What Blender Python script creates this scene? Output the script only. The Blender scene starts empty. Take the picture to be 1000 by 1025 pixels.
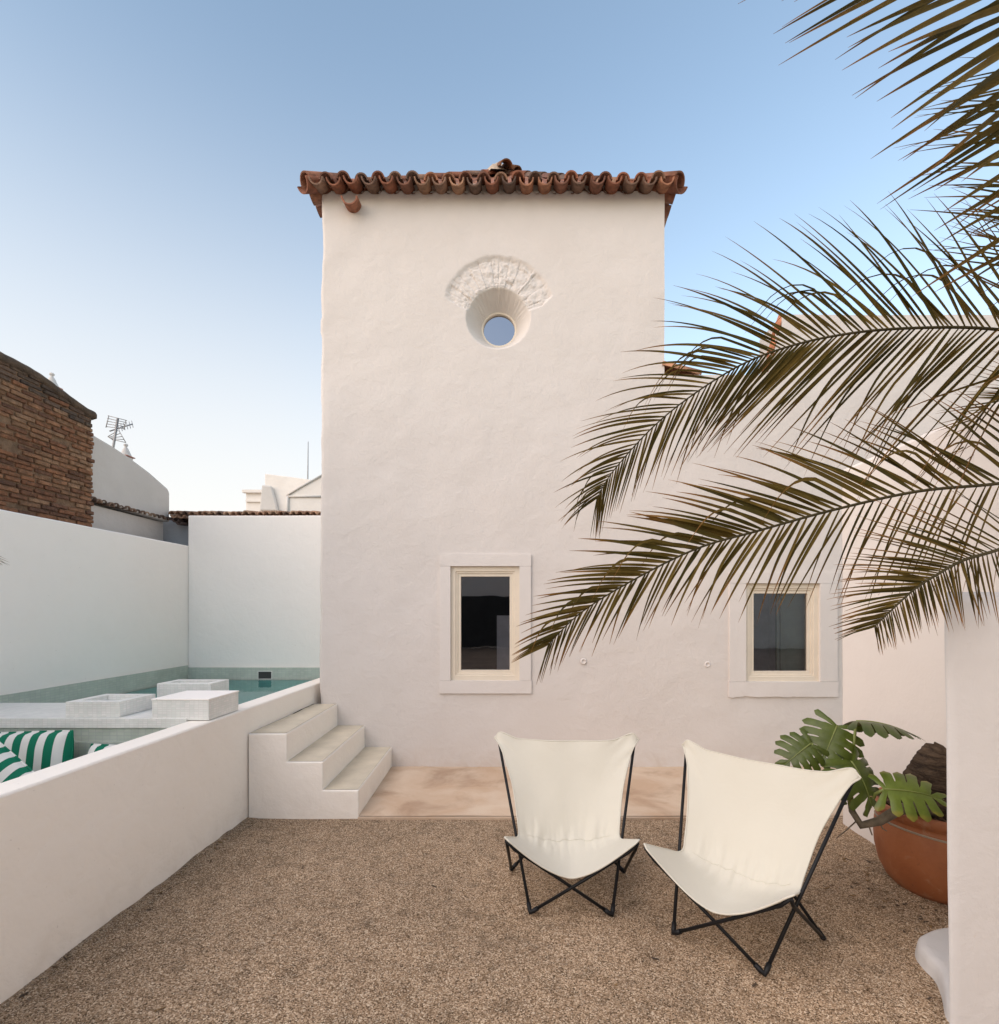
import bpy, bmesh, math, random
from mathutils import Vector as V, Matrix, noise, Quaternion
random.seed(7)
R = math.radians
sc = bpy.context.scene
COL = sc.collection
EYE = 1.65; F = 520.0; CX, CY = 522.0, 612.0

def W(px, py, y):
    """world point seen at photo position (px, py) lying y metres in front of the camera"""
    return V(((px-CX)/F*y, y, EYE-(py-CY)/F*y))

# ------------------------------------------------------------------ mesh helper
class MB:
    def __init__(s): s.v = []; s.f = []; s.sm = []; s.c = {}; s.fc = []
    def vert(s, p): s.v.append(tuple(p)); return len(s.v)-1
    def face(s, idx, smooth=False, col=None): s.f.append(tuple(idx)); s.sm.append(smooth); s.fc.append(col)
    def box(s, x0, x1, y0, y1, z0, z1, col=None, skip=''):
        b = len(s.v)
        for z in (z0, z1):
            for (x, y) in ((x0, y0), (x1, y0), (x1, y1), (x0, y1)): s.v.append((x, y, z))
        fs = dict(b=(0,3,2,1), t=(4,5,6,7), f=(0,1,5,4), r=(1,2,6,5), k=(2,3,7,6), l=(3,0,4,7))
        for k, f in fs.items():
            if k not in skip: s.face([b+i for i in f], False, col)
    def xbox(s, mat, sx, sy, sz, col=None):
        b = len(s.v)
        for z in (-.5, .5):
            for (x, y) in ((-.5,-.5),(.5,-.5),(.5,.5),(-.5,.5)): s.v.append(tuple(mat @ V((x*sx, y*sy, z*sz))))
        for f in ((0,3,2,1),(4,5,6,7),(0,1,5,4),(1,2,6,5),(2,3,7,6),(3,0,4,7)): s.face([b+i for i in f], False, col)
    def grid(s, n, m, fn, smooth=True, close_u=False, keep=None, colfn=None):
        """fn(i,j)->point, i in 0..n, j in 0..m"""
        b = len(s.v); nn = n if close_u else n+1
        for i in range(nn):
            for j in range(m+1): s.v.append(tuple(fn(i, j)))
        for i in range(n):
            i2 = (i+1) % nn
            for j in range(m):
                if keep and not keep(i, j): continue
                s.face((b+i*(m+1)+j, b+i2*(m+1)+j, b+i2*(m+1)+j+1, b+i*(m+1)+j+1), smooth, colfn(i, j) if colfn else None)
        return b
    def tube(s, pts, rad, n=8, cap=True, col=None, wob=None):
        pts = [V(p) for p in pts]; b = len(s.v); m = len(pts)
        t0 = (pts[1]-pts[0]).normalized()
        a = V((0,0,1)) if abs(t0.z) < .9 else V((1,0,0))
        u = t0.cross(a).normalized()
        for k, p in enumerate(pts):
            t = (pts[min(k+1, m-1)]-pts[max(k-1, 0)]).normalized()
            u = (u - t*u.dot(t)).normalized(); w = t.cross(u)
            r = rad[k] if isinstance(rad, (list, tuple)) else rad
            for q in range(n):
                an = 2*math.pi*q/n; rr = r*(wob(k, q) if wob else 1)
                s.v.append(tuple(p + u*math.cos(an)*rr + w*math.sin(an)*rr))
        for k in range(m-1):
            for q in range(n):
                q2 = (q+1) % n
                s.face((b+k*n+q, b+k*n+q2, b+(k+1)*n+q2, b+(k+1)*n+q), True, col)
        if cap:
            s.face([b+q for q in reversed(range(n))], False, col); s.face([b+(m-1)*n+q for q in range(n)], False, col)
    def lathe(s, prof, c, n=48, wob=None, col=None, a0=0):
        c = V(c)
        m = len(prof)-1
        def fn(i, j):
            r, z = prof[j]; an = 2*math.pi*i/n + a0
            if wob: r = r*wob(an, z)
            return c + V((r*math.cos(an), r*math.sin(an), z))
        s.grid(n, m, fn, True, True, colfn=(lambda i, j: col) if col else None)
    def prism(s, poly, z0, z1, smooth=False, axis='z', col=None):
        """poly: 2D list, extruded along axis between z0 and z1"""
        b = len(s.v); n = len(poly)
        def pt(a, c, h):
            return (a, c, h) if axis == 'z' else ((a, h, c) if axis == 'y' else (h, a, c))
        for h in (z0, z1):
            for (a, c) in poly: s.v.append(pt(a, c, h))
        for i in range(n):
            j = (i+1) % n; s.face((b+i, b+j, b+n+j, b+n+i), smooth, col)
        s.face([b+i for i in reversed(range(n))], False, col); s.face([b+n+i for i in range(n)], False, col)
    def build(s, name, m, parent=None, bevel=0, recalc=False, vcol=None, seg=2, uv=True):
        me = bpy.data.meshes.new(name)
        me.from_pydata(s.v, [], s.f)
        if any(s.sm): me.polygons.foreach_set('use_smooth', s.sm)
        if recalc:
            bm = bmesh.new(); bm.from_mesh(me); bmesh.ops.recalc_face_normals(bm, faces=bm.faces); bm.to_mesh(me); bm.free()
        if uv:
            l = me.uv_layers.new(name='UVMap'); vs = me.vertices
            for p in me.polygons:
                n = p.normal; ax = max(range(3), key=lambda k: abs(n[k]))
                for li in p.loop_indices:
                    c = vs[me.loops[li].vertex_index].co
                    l.data[li].uv = ((c.y, c.z), (c.x, c.z), (c.x, c.y))[ax]
        if any(c is not None for c in s.fc):
            a = me.color_attributes.new('Col', 'FLOAT_COLOR', 'CORNER')
            k = 0
            for p, c in zip(me.polygons, s.fc):
                c = c or (1, 1, 1)
                for li in p.loop_indices: a.data[li].color = (c[0], c[1], c[2], 1)
        elif vcol:
            a = me.color_attributes.new('Col', 'FLOAT_COLOR', 'POINT')
            for i, c in enumerate(vcol): a.data[i].color = (c[0], c[1], c[2], 1)
        me.materials.append(m)
        o = bpy.data.objects.new(name, me); COL.objects.link(o)
        if bevel:
            b = o.modifiers.new('Bevel', 'BEVEL'); b.width = bevel; b.segments = seg; b.limit_method = 'ANGLE'; b.angle_limit = R(40)
            b.harden_normals = False
        if parent: o.parent = parent
        return o

def tag(o, label, cat, group=None):
    o['label'] = label; o['category'] = cat
    if group: o['group'] = group
    return o
def struct(o, kind='structure'): o['kind'] = kind; return o
def thing(name, label, cat, group=None):
    o = bpy.data.objects.new(name, None); COL.objects.link(o); o.empty_display_size = .2
    return tag(o, label, cat, group)

# ------------------------------------------------------------------ materials
def new_mat(name):
    m = bpy.data.materials.new(name); m.use_nodes = True
    nt = m.node_tree; b = nt.nodes['Principled BSDF']
    return m, nt, b
def N(nt, t, **kw):
    n = nt.nodes.new(t)
    for k, v in kw.items():
        if k in ('operation', 'blend_type', 'data_type', 'feature', 'distance', 'layer_name', 'attribute_name', 'noise_dimensions', 'uv_map', 'offset', 'offset_frequency', 'wave_type', 'bands_direction'): setattr(n, k, v)
        else: n.inputs[k].default_value = v
    return n
def coords(nt, kind='Object', scale=(1,1,1)):
    tc = N(nt, 'ShaderNodeTexCoord'); mp = N(nt, 'ShaderNodeMapping'); mp.inputs['Scale'].default_value = scale
    nt.links.new(tc.outputs[kind], mp.inputs[0]); return mp.outputs[0]
def ramp(nt, src, stops):
    r = N(nt, 'ShaderNodeValToRGB'); e = r.color_ramp.elements
    while len(e) < len(stops): e.new(.5)
    for k, (p, c) in enumerate(stops):
        e[k].position = p; e[k].color = (c, c, c, 1) if isinstance(c, (int, float)) else (*c, 1)
    nt.links.new(src, r.inputs[0]); return r.outputs[0]
def mix(nt, fac, a, b, mode='MIX'):
    n = nt.nodes.new('ShaderNodeMix'); n.data_type = 'RGBA'; n.blend_type = mode
    for s, i in ((fac, 0), (a, 6), (b, 7)):
        if hasattr(s, 'links') or hasattr(s, 'is_linked'): nt.links.new(s, n.inputs[i])
        else: n.inputs[i].default_value = s if isinstance(s, (int, float)) else (*s, 1)
    return n.outputs[2]
def noise_tex(nt, co, scale, detail=4, rough=.55, dist=0):
    n = N(nt, 'ShaderNodeTexNoise', Scale=scale, Detail=detail, Roughness=rough, Distortion=dist)
    nt.links.new(co, n.inputs['Vector']); return n.outputs['Fac']
def add_bump(nt, b, layers):
    prev = None
    for (h, st, d) in layers:
        n = N(nt, 'ShaderNodeBump', Strength=st, Distance=d); nt.links.new(h, n.inputs['Height'])
        if prev: nt.links.new(prev, n.inputs['Normal'])
        prev = n.outputs[0]
    nt.links.new(prev, b.inputs['Normal'])

def whitewash(name, base=(.80,.775,.745), stain=(.66,.60,.53), rough=.85, lump=1.0, base_dirt=False):
    m, nt, b = new_mat(name); co = coords(nt)
    big = noise_tex(nt, co, 1.3, 5, .6); mid = noise_tex(nt, co, 6, 5, .6, .6); fine = noise_tex(nt, co, 55, 4, .6); grit = noise_tex(nt, co, 260, 2, .5)
    k = ramp(nt, big, [(.42, 0.0), (.75, .35)])
    c = mix(nt, k, base, stain)
    k2 = ramp(nt, mid, [(.55, 0.0), (.8, .16)])
    c = mix(nt, k2, c, (base[0]*.86, base[1]*.85, base[2]*.83))
    # small chips and specks
    sp = noise_tex(nt, co, 38, 2, .5); k3 = ramp(nt, sp, [(.735, 0.0), (.78, .35)]); c = mix(nt, k3, c, (.52,.47,.41))
    if base_dirt:
        g = nt.nodes.new('ShaderNodeSeparateXYZ'); nt.links.new(co, g.inputs[0])
        mr = N(nt, 'ShaderNodeMapRange'); mr.inputs[1].default_value = 0; mr.inputs[2].default_value = .26; mr.inputs[3].default_value = 1; mr.inputs[4].default_value = 0
        nt.links.new(g.outputs[2], mr.inputs[0])
        mm = N(nt, 'ShaderNodeMath', operation='MULTIPLY'); nt.links.new(mr.outputs[0], mm.inputs[0]); nt.links.new(ramp(nt, mid, [(.35, 0.0), (.68, .6*float(base_dirt))]), mm.inputs[1])
        c = mix(nt, mm.outputs[0], c, (.56,.46,.37))
    nt.links.new(c, b.inputs['Base Color']); b.inputs['Roughness'].default_value = rough
    b.inputs['Specular IOR Level'].default_value = .25
    add_bump(nt, b, [(big, .5*lump, .05), (mid, .45*lump, .02), (fine, .35*lump, .004), (grit, .25, .0015)])
    return m

def simple(name, base, rough=.6, var=.12, scale=8, bump=.2, bscale=60, bdist=.003, metal=0, spec=.5, attr=False):
    m, nt, b = new_mat(name); co = coords(nt)
    n1 = noise_tex(nt, co, scale, 5, .6); n2 = noise_tex(nt, co, bscale, 4, .6)
    if attr:
        a = N(nt, 'ShaderNodeVertexColor', layer_name='Col'); src = a.outputs[0]
        src = mix(nt, 1.0, src, base, 'MULTIPLY')
    else: src = base
    k = ramp(nt, n1, [(.35, 1-var), (.7, 1+var)])
    c = mix(nt, 1.0, src, k, 'MULTIPLY')
    nt.links.new(c, b.inputs['Base Color']); b.inputs['Roughness'].default_value = rough; b.inputs['Metallic'].default_value = metal
    b.inputs['Specular IOR Level'].default_value = spec
    add_bump(nt, b, [(n1, bump*.6, bdist*4), (n2, bump, bdist)])
    return m

M = {}
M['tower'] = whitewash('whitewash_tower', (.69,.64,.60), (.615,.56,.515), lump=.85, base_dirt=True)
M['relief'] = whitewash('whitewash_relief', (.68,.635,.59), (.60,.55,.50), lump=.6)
M['wall'] = whitewash('whitewash_wall', (.94,.90,.85), (.89,.85,.795), lump=.55, base_dirt=True)
M['low'] = whitewash('whitewash_low_wall', (.94,.88,.80), (.89,.815,.72), lump=.8, base_dirt=.4)
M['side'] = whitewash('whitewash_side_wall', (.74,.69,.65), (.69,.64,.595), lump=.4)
M['pier'] = whitewash('whitewash_pier', (.565,.55,.54), (.53,.515,.505), lump=.6)  # base darkened to stand in for the shade of the palm fronds
M['oldwhite'] = whitewash('old_limewash', (.60,.58,.55), (.42,.40,.375), lump=1.0)
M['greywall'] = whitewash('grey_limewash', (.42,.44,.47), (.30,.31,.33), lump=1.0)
M['surround'] = whitewash('painted_stone', (.72,.67,.63), (.67,.615,.575), lump=.5)
M['cream'] = simple('cream_paint', (.76,.67,.545), .45, .04, 6, .08, 120, .001)
M['tread'] = simple('tread_cement', (.60,.53,.41), .7, .1, 5, .25, 90, .002)
M['tile'] = simple('terracotta', (1,1,1), .8, .35, 14, .5, 70, .006, attr=True)
M['brick'] = simple('old_brick', (1,1,1), .9, .35, 16, .9, 80, .012, attr=True)
M['mortar'] = simple('mortar', (.20,.125,.075), .95, .3, 10, .8, 40, .01)
M['black'] = simple('black_steel', (.008,.008,.009), .5, .1, 10, .05, 200, .0005, spec=.25)
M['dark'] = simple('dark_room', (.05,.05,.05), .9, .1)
M['shutter'] = simple('green_grey_panel', (.22,.27,.22), .6, .1)
M['room'] = simple('room_plaster', (.60,.57,.60), .9, .1)
M['metal'] = simple('grey_metal', (.30,.29,.28), .45, .1, metal=.6)
def bark_mat():
    m, nt, b = new_mat('palm_bark'); co = coords(nt, scale=(3, 3, 22)); c2 = coords(nt)
    n1 = noise_tex(nt, co, 1.6, 6, .7, .6); n2 = noise_tex(nt, c2, 60, 4, .7)
    c = mix(nt, ramp(nt, n1, [(.38, 0.0), (.62, 1.0)]), (.030,.020,.014), (.105,.072,.048))
    c = mix(nt, ramp(nt, n2, [(.55, 0.0), (.8, .5)]), c, (.16,.12,.09))
    nt.links.new(c, b.inputs['Base Color']); b.inputs['Roughness'].default_value = .95; b.inputs['Specular IOR Level'].default_value = .15
    add_bump(nt, b, [(n1, 1.0, .03), (n2, .6, .006)])
    return m
M['bark'] = bark_mat()
M['soil'] = simple('bark_mulch', (.23,.13,.07), .95, .5, 30, 1.0, 60, .02)
M['rope'] = simple('grey_cord', (.30,.25,.19), .9, .2)
M['stem'] = simple('monstera_stem', (.15,.12,.085), .8, .35, 20, .6, 60, .004)
M['petiole'] = simple('green_petiole', (.17,.20,.05), .5, .2)

def mosaic(name, base, rough=.35, size=.05, grout=(.45,.48,.45)):
    m, nt, b = new_mat(name)
    tc = N(nt, 'ShaderNodeTexCoord')
    br = N(nt, 'ShaderNodeTexBrick', Scale=1.0, offset=0.0)
    br.inputs['Color1'].default_value = (*base, 1); br.inputs['Color2'].default_value = (base[0]*.88, base[1]*.92, base[2]*.9, 1)
    br.inputs['Mortar'].default_value = (*grout, 1); br.inputs['Mortar Size'].default_value = .0022
    br.inputs['Brick Width'].default_value = size; br.inputs['Row Height'].default_value = size*.5; br.inputs['Mortar Smooth'].default_value = .2
    nt.links.new(tc.outputs['UV'], br.inputs['Vector'])
    co = coords(nt); n1 = noise_tex(nt, co, 5, 4)
    c = mix(nt, 1.0, br.outputs['Color'], ramp(nt, n1, [(.3, .88), (.7, 1.08)]), 'MULTIPLY')
    nt.links.new(c, b.inputs['Base Color']); b.inputs['Roughness'].default_value = rough
    add_bump(nt, b, [(br.outputs['Fac'], -.5, .002), (n1, .1, .01)])
    return m
M['mosaic'] = mosaic('sage_mosaic', (.55,.585,.51))
M['mosaicw'] = mosaic('white_mosaic', (.85,.835,.80), .45, .032, (.74,.73,.69))
M['poolfloor'] = mosaic('pool_floor_mosaic', (.38,.70,.68), .35, .05, (.42,.70,.68))

def terra_mat():
    m, nt, b = new_mat('terrace_stone'); co = coords(nt)
    n1 = noise_tex(nt, co, 1.6, 6, .62, .8); n2 = noise_tex(nt, co, 1.9, 7, .6, .5); n3 = noise_tex(nt, co, 70, 3)
    c = mix(nt, ramp(nt, n1, [(.35, 0.0), (.65, 1.0)]), (.53,.375,.255), (.63,.50,.375))
    c = mix(nt, ramp(nt, n2, [(.50, 0.0), (.70, .75)]), c, (.32,.20,.125))
    c = mix(nt, ramp(nt, n2, [(.28, .5), (.42, 0.0)]), c, (.64,.53,.42))
    nt.links.new(c, b.inputs['Base Color']); b.inputs['Roughness'].default_value = .75
    add_bump(nt, b, [(n2, .2, .01), (n3, .25, .002)])
    return m
M['terrace'] = terra_mat()

def gravel_mat():
    m, nt, b = new_mat('fine_gravel'); co = coords(nt)
    v = N(nt, 'ShaderNodeTexVoronoi', Scale=205.0); nt.links.new(co, v.inputs['Vector'])
    v2 = N(nt, 'ShaderNodeTexVoronoi', Scale=360.0); nt.links.new(co, v2.inputs['Vector'])
    sep = N(nt, 'ShaderNodeSeparateColor'); nt.links.new(v.outputs['Color'], sep.inputs[0])
    c = ramp(nt, sep.outputs[0], [(0, (.05,.030,.016)), (.22, (.17,.11,.064)), (.5, (.30,.206,.128)), (.8, (.41,.295,.195)), (1, (.64,.52,.385))])
    n1 = noise_tex(nt, co, 1.1, 5, .6); n2 = noise_tex(nt, co, 9, 5, .65)
    c = mix(nt, 1.0, c, ramp(nt, n1, [(.3, .84), (.7, 1.14)]), 'MULTIPLY')
    c = mix(nt, 1.0, c, ramp(nt, n2, [(.3, .62), (.46, .97), (.7, 1.14)]), 'MULTIPLY')
    nt.links.new(c, b.inputs['Base Color']); b.inputs['Roughness'].default_value = .9; b.inputs['Specular IOR Level'].default_value = .2
    add_bump(nt, b, [(n2, .5, .02), (v.outputs['Distance'], -1.0, .007), (v2.outputs['Distance'], -.6, .003)])
    return m
M['gravel'] = gravel_mat()
M['earth'] = simple('earth', (.26,.20,.15), .95, .3, 1, .5, 30, .02)

def canvas_mat():
    m, nt, b = new_mat('cream_canvas'); co = coords(nt)
    n1 = noise_tex(nt, co, 3, 4); n2 = noise_tex(nt, co, 420, 2)
    c = mix(nt, ramp(nt, n1, [(.35, 0.0), (.7, .5)]), (.735,.705,.61), (.69,.655,.555))
    nt.links.new(c, b.inputs['Base Color']); b.inputs['Roughness'].default_value = .9; b.inputs['Specular IOR Level'].default_value = .15
    b.inputs['Sheen Weight'].default_value = .15
    tr = N(nt, 'ShaderNodeBsdfTranslucent'); nt.links.new(c, tr.inputs[0])
    ms = N(nt, 'ShaderNodeMixShader', Fac=.18); out = nt.nodes['Material Output']
    nt.links.new(b.outputs[0], ms.inputs[1]); nt.links.new(tr.outputs[0], ms.inputs[2]); nt.links.new(ms.outputs[0], out.inputs[0])
    add_bump(nt, b, [(n2, .25, .0008), (noise_tex(nt, co, 14, 4, .5, 1.5), .18, .01)])
    return m
M['canvas'] = canvas_mat()

def leafy(name, base=(1,1,1), rough=.45, trans=.25, spec=.4):
    m, nt, b = new_mat(name); co = coords(nt)
    a = N(nt, 'ShaderNodeVertexColor', layer_name='Col')
    n1 = noise_tex(nt, co, 18, 4)
    c = mix(nt, 1.0, mix(nt, 1.0, a.outputs[0], base, 'MULTIPLY'), ramp(nt, n1, [(.3, .8), (.7, 1.2)]), 'MULTIPLY')
    nt.links.new(c, b.inputs['Base Color']); b.inputs['Roughness'].default_value = rough; b.inputs['Specular IOR Level'].default_value = spec
    tr = N(nt, 'ShaderNodeBsdfTranslucent'); nt.links.new(c, tr.inputs[0])
    ms = N(nt, 'ShaderNodeMixShader', Fac=trans); out = nt.nodes['Material Output']
    nt.links.new(b.outputs[0], ms.inputs[1]); nt.links.new(tr.outputs[0], ms.inputs[2]); nt.links.new(ms.outputs[0], out.inputs[0])
    return m
M['palm'] = leafy('palm_leaf', rough=.65, trans=.3, spec=.15)
M['monstera'] = leafy('monstera_leaf', rough=.32, trans=.15)

def glass_mat(name, ior=1.9, tint=(.55,.56,.58), refl=(.9,.92,1.0), base=.02):
    m, nt, b = new_mat(name); nt.nodes.remove(b); out = nt.nodes['Material Output']
    g = N(nt, 'ShaderNodeBsdfGlossy', Roughness=.0); g.inputs[0].default_value = (*refl, 1)
    t = N(nt, 'ShaderNodeBsdfTransparent'); t.inputs[0].default_value = (*tint, 1)
    bp = N(nt, 'ShaderNodeBump', Strength=.05, Distance=.02); nt.links.new(noise_tex(nt, coords(nt), 2.6, 2), bp.inputs['Height']); nt.links.new(bp.outputs[0], g.inputs['Normal'])
    fr = N(nt, 'ShaderNodeFresnel', IOR=ior); ad = N(nt, 'ShaderNodeMath', operation='ADD'); ad.inputs[1].default_value = base
    nt.links.new(fr.outputs[0], ad.inputs[0])
    ms = N(nt, 'ShaderNodeMixShader'); nt.links.new(ad.outputs[0], ms.inputs[0]); nt.links.new(t.outputs[0], ms.inputs[1]); nt.links.new(g.outputs[0], ms.inputs[2])
    nt.links.new(ms.outputs[0], out.inputs[0])
    return m
M['glass'] = glass_mat('window_glass', 1.7, (.86,.86,.88), (.95,.92,.95), .05)
M['oculus_glass'] = glass_mat('oculus_glass', 2.2, (.25,.26,.32), (.36,.36,.40), .03)

def water_mat():
    m, nt, b = new_mat('pool_water'); nt.nodes.remove(b); out = nt.nodes['Material Output']
    g = N(nt, 'ShaderNodeBsdfGlossy', Roughness=.015)
    t = N(nt, 'ShaderNodeBsdfTransparent'); t.inputs[0].default_value = (.80,.95,.94,1)
    fr = N(nt, 'ShaderNodeFresnel', IOR=1.33)
    n1 = noise_tex(nt, coords(nt), 4, 2); bp = N(nt, 'ShaderNodeBump', Strength=.12, Distance=.02)
    nt.links.new(n1, bp.inputs['Height']); nt.links.new(bp.outputs[0], g.inputs['Normal']); nt.links.new(bp.outputs[0], fr.inputs['Normal'])
    ms = N(nt, 'ShaderNodeMixShader'); nt.links.new(fr.outputs[0], ms.inputs[0]); nt.links.new(t.outputs[0], ms.inputs[1]); nt.links.new(g.outputs[0], ms.inputs[2])
    nt.links.new(ms.outputs[0], out.inputs[0])
    return m
M['water'] = water_mat()

def stripe_mat(name, period=.125, axis=0):
    m, nt, b = new_mat(name); co = coords(nt)
    sx = nt.nodes.new('ShaderNodeSeparateXYZ'); nt.links.new(co, sx.inputs[0])
    mm = N(nt, 'ShaderNodeMath', operation='MULTIPLY'); mm.inputs[1].default_value = 1/period; nt.links.new(sx.outputs[axis], mm.inputs[0])
    fr = N(nt, 'ShaderNodeMath', operation='FRACT'); nt.links.new(mm.outputs[0], fr.inputs[0])
    k = N(nt, 'ShaderNodeMath', operation='GREATER_THAN'); k.inputs[1].default_value = .5; nt.links.new(fr.outputs[0], k.inputs[0])
    c = mix(nt, k.outputs[0], (.75,.74,.70), (.008,.17,.095))
    nt.links.new(c, b.inputs['Base Color']); b.inputs['Roughness'].default_value = .85; b.inputs['Specular IOR Level'].default_value = .2
    add_bump(nt, b, [(noise_tex(nt, co, 12, 3), .3, .01), (noise_tex(nt, co, 300, 2), .2, .001)])
    return m
M['stripe'] = stripe_mat('striped_fabric', .104)

# clay pot
def pot_mat():
    m, nt, b = new_mat('terracotta_pot'); co = coords(nt)
    n1 = noise_tex(nt, co, 4, 5, .6, .5); n2 = noise_tex(nt, co, 30, 4)
    c = mix(nt, ramp(nt, n1, [(.35, 0.0), (.7, 1.0)]), (.25,.078,.026), (.33,.118,.045))
    c = mix(nt, ramp(nt, n2, [(.6, 0.0), (.8, .35)]), c, (.20,.07,.03))
    n4 = noise_tex(nt, co, 9, 6, .7, 1.2)
    c = mix(nt, ramp(nt, n4, [(.56, 0.0), (.74, .45)]), c, (.42,.26,.17))
    c = mix(nt, ramp(nt, n4, [(.26, .6), (.40, 0.0)]), c, (.12,.045,.02))
    nt.links.new(c, b.inputs['Base Color']); b.inputs['Roughness'].default_value = .62
    add_bump(nt, b, [(n1, .2, .02), (n4, .2, .008), (n2, .35, .004)])
    return m
M['pot'] = pot_mat()

def catmull(pts, t):
    n = len(pts)-1; f = min(max(t, 0), 1)*n; i = min(int(f), n-1); u = f-i
    p0, p1, p2, p3 = pts[max(i-1, 0)], pts[i], pts[i+1], pts[min(i+2, n)]
    return .5*((2*p1)+(p2-p0)*u+(2*p0-5*p1+4*p2-p3)*u*u+(3*p1-p0-3*p2+p3)*u**3)
def nz(x, y, z, s=1.0): return noise.noise(V((x*s, y*s, z*s)))

# ------------------------------------------------------------------ ground
b = MB(); S = 320
b.face([b.vert(p) for p in ((-S,-S,-.05),(S,-S,-.05),(S,S,-.05),(-S,S,-.05))])
struct(b.build('ground', M['earth']))
b = MB(); GX0, GX1, GY0, GY1 = -2.19, 5.6, -3.0, 4.16
nx, ny = 150, 140
def gpt(i, j):
    x = GX0+(GX1-GX0)*i/nx; y = GY0+(GY1-GY0)*j/ny
    z = .012*nz(x, y, 0, 1.7)+.008*nz(x, y, 3, 5)+.004*nz(x, y, 5, 14)
    if y > 3.9: z = z*.4
    dx = x-GX0
    if dx < .12: z += .02*(1-dx/.12)*(.5+.5*nz(x, y, 9, 6))
    if x > 2.2 and y > 2.6: z += .015
    return (x, y, z)
b.grid(nx, ny, gpt)
struct(b.build('gravel', M['gravel']))
b = MB(); rp_ = random.Random(77)   # loose stones lying on the gravel
GC = [(.34,.235,.145), (.24,.16,.10), (.42,.31,.20), (.15,.10,.06), (.52,.42,.31), (.28,.21,.15)]
for k in range(42000):
    y = 1.35+2.75*rp_.random()**1.25; x = rp_.uniform(max(-2.17, -1.03*y), min(3.4, .95*y))
    if k % 9 == 0: x = -2.175+.10*rp_.random()**2; y = rp_.uniform(1.9, 4.1)
    q = rp_.uniform(.0020, .0040)*(1.5 if rp_.random() < .04 else 1); z = gpt((x-GX0)/(GX1-GX0)*nx, (y-GY0)/(GY1-GY0)*ny)[2]+q*.35
    a = rp_.uniform(0, 6.28); ca, sa = math.cos(a)*q, math.sin(a)*q; e = rp_.uniform(.6, 1.2); h = q*rp_.uniform(.45, .8); i0 = len(b.v)
    b.v += [(x+ca*1.3, y+sa*1.3, z), (x-sa*e, y+ca*e, z+h*.2), (x-ca*1.2, y-sa*1.2, z), (x+sa*e, y-ca*e, z-h*.2), (x+ca*.2, y, z+h), (x, y+sa*.2, z-h)]
    c = rp_.choice(GC)
    for f in ((0,1,4), (1,2,4), (2,3,4), (3,0,4), (1,0,5), (2,1,5), (3,2,5), (0,3,5)): b.face([i0+i for i in f], False, c)
struct(b.build('loose_stones', simple('stone_chips', (1,1,1), .9, .2, 30, .2, 200, .001, attr=True), uv=False), 'stuff')
b = MB()   # dry leaf scraps and twigs blown against the pot and walls
for k in range(150):
    if k < 95: a = rp_.uniform(2.2, 5.2); q = .36+.45*rp_.random()**2; x, y = 2.50+q*math.cos(a), 3.10+q*math.sin(a)
    elif k < 120: x, y = -2.16+.12*rp_.random()**2, rp_.uniform(1.9, 4.1)
    else: x, y = rp_.uniform(-1.6, 1.9), rp_.uniform(1.9, 4.05)
    if x > 2.44 or y > 4.1: continue
    L = rp_.uniform(.012, .04); wd = rp_.uniform(.004, .011); a = rp_.uniform(0, 6.28)
    m_ = Matrix.Translation((x, y, gpt((x-GX0)/(GX1-GX0)*nx, (y-GY0)/(GY1-GY0)*ny)[2]+.004)) @ Matrix.Rotation(a, 4, 'Z') @ Matrix.Rotation(rp_.uniform(-.3, .3), 4, 'Y')
    b.xbox(m_, L, wd, .0015, rp_.choice([(.10,.06,.03), (.06,.04,.025), (.20,.12,.05)]))
struct(b.build('leaf_litter', simple('dry_leaf', (1,1,1), .9, .2, attr=True), uv=False), 'stuff')
b = MB()
b.grid(60, 20, lambda i, j: (-1.40+(5.6+1.40)*i/60, 4.135+(5.47-4.115)*j/20+(.006*nz(i*.9, 0, 0) if j == 0 else 0), .022+.003*nz(i*.2, j*.2, 4)))
b.box(-1.297, 5.6, 4.116, 4.14, -.04, .017)
struct(b.build('terrace', M['terrace']))

# ------------------------------------------------------------------ tower house
FY = 5.45
house = thing('tower_house', 'tall whitewashed tower house with brown clay tile eaves and round window', 'house')
house.location = (0, FY, 0)
def hp(o):   # parent while keeping world coordinates
    o.parent = house; o.matrix_parent_inverse = Matrix.Translation((0, -FY, 0)); return o
WL = (-.744, -.021, .927, 2.122)     # left window opening x0 x1 z0 z1
WR = (2.348, 3.124, .916, 1.943)
OC = (-.246, 4.742)                  # oculus centre
OP = (OC[0]-.8, OC[0]+.8, OC[1]-.8, OC[1]+.8)
def lines(a, b_, step, must):
    pts = sorted(set([a, b_]+[m for m in must if a < m < b_])); out = [pts[0]]
    for p, q in zip(pts, pts[1:]):
        n = max(1, round((q-p)/step)); out += [p+(q-p)*k/n for k in range(1, n+1)]
    return out
TOPZ = 6.06
xs = lines(-2.09, 5.6, .06, [WL[0], WL[1], WR[0], WR[1], OP[0], OP[1], 1.5, 2.60, 2.66, 2.725])
zs = lines(-.05, TOPZ, .06, [WL[2], WL[3], WR[2], WR[3], OP[2], OP[3], 4.13, 4.35, 4.6, 4.76])
def edge_x(z):   # battered, slightly lumpy left edge of the tower
    return -2.135+.035*max(0, z)/6 + .018*nz(0, z, 1, 2.1)+.010*nz(0, z, 2, 6.5) - (.022 if 4.55 < z < 4.72 else 0)*.8
path = []       # (kind, value)
sidey = [9.15-(9.15-FY-.04)*k/16 for k in range(17)]
for y in sidey: path.append(('s', y))
for k in range(1, 6): path.append(('a', R(90)*k/6))
for x in xs: path.append(('f', x))
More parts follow.
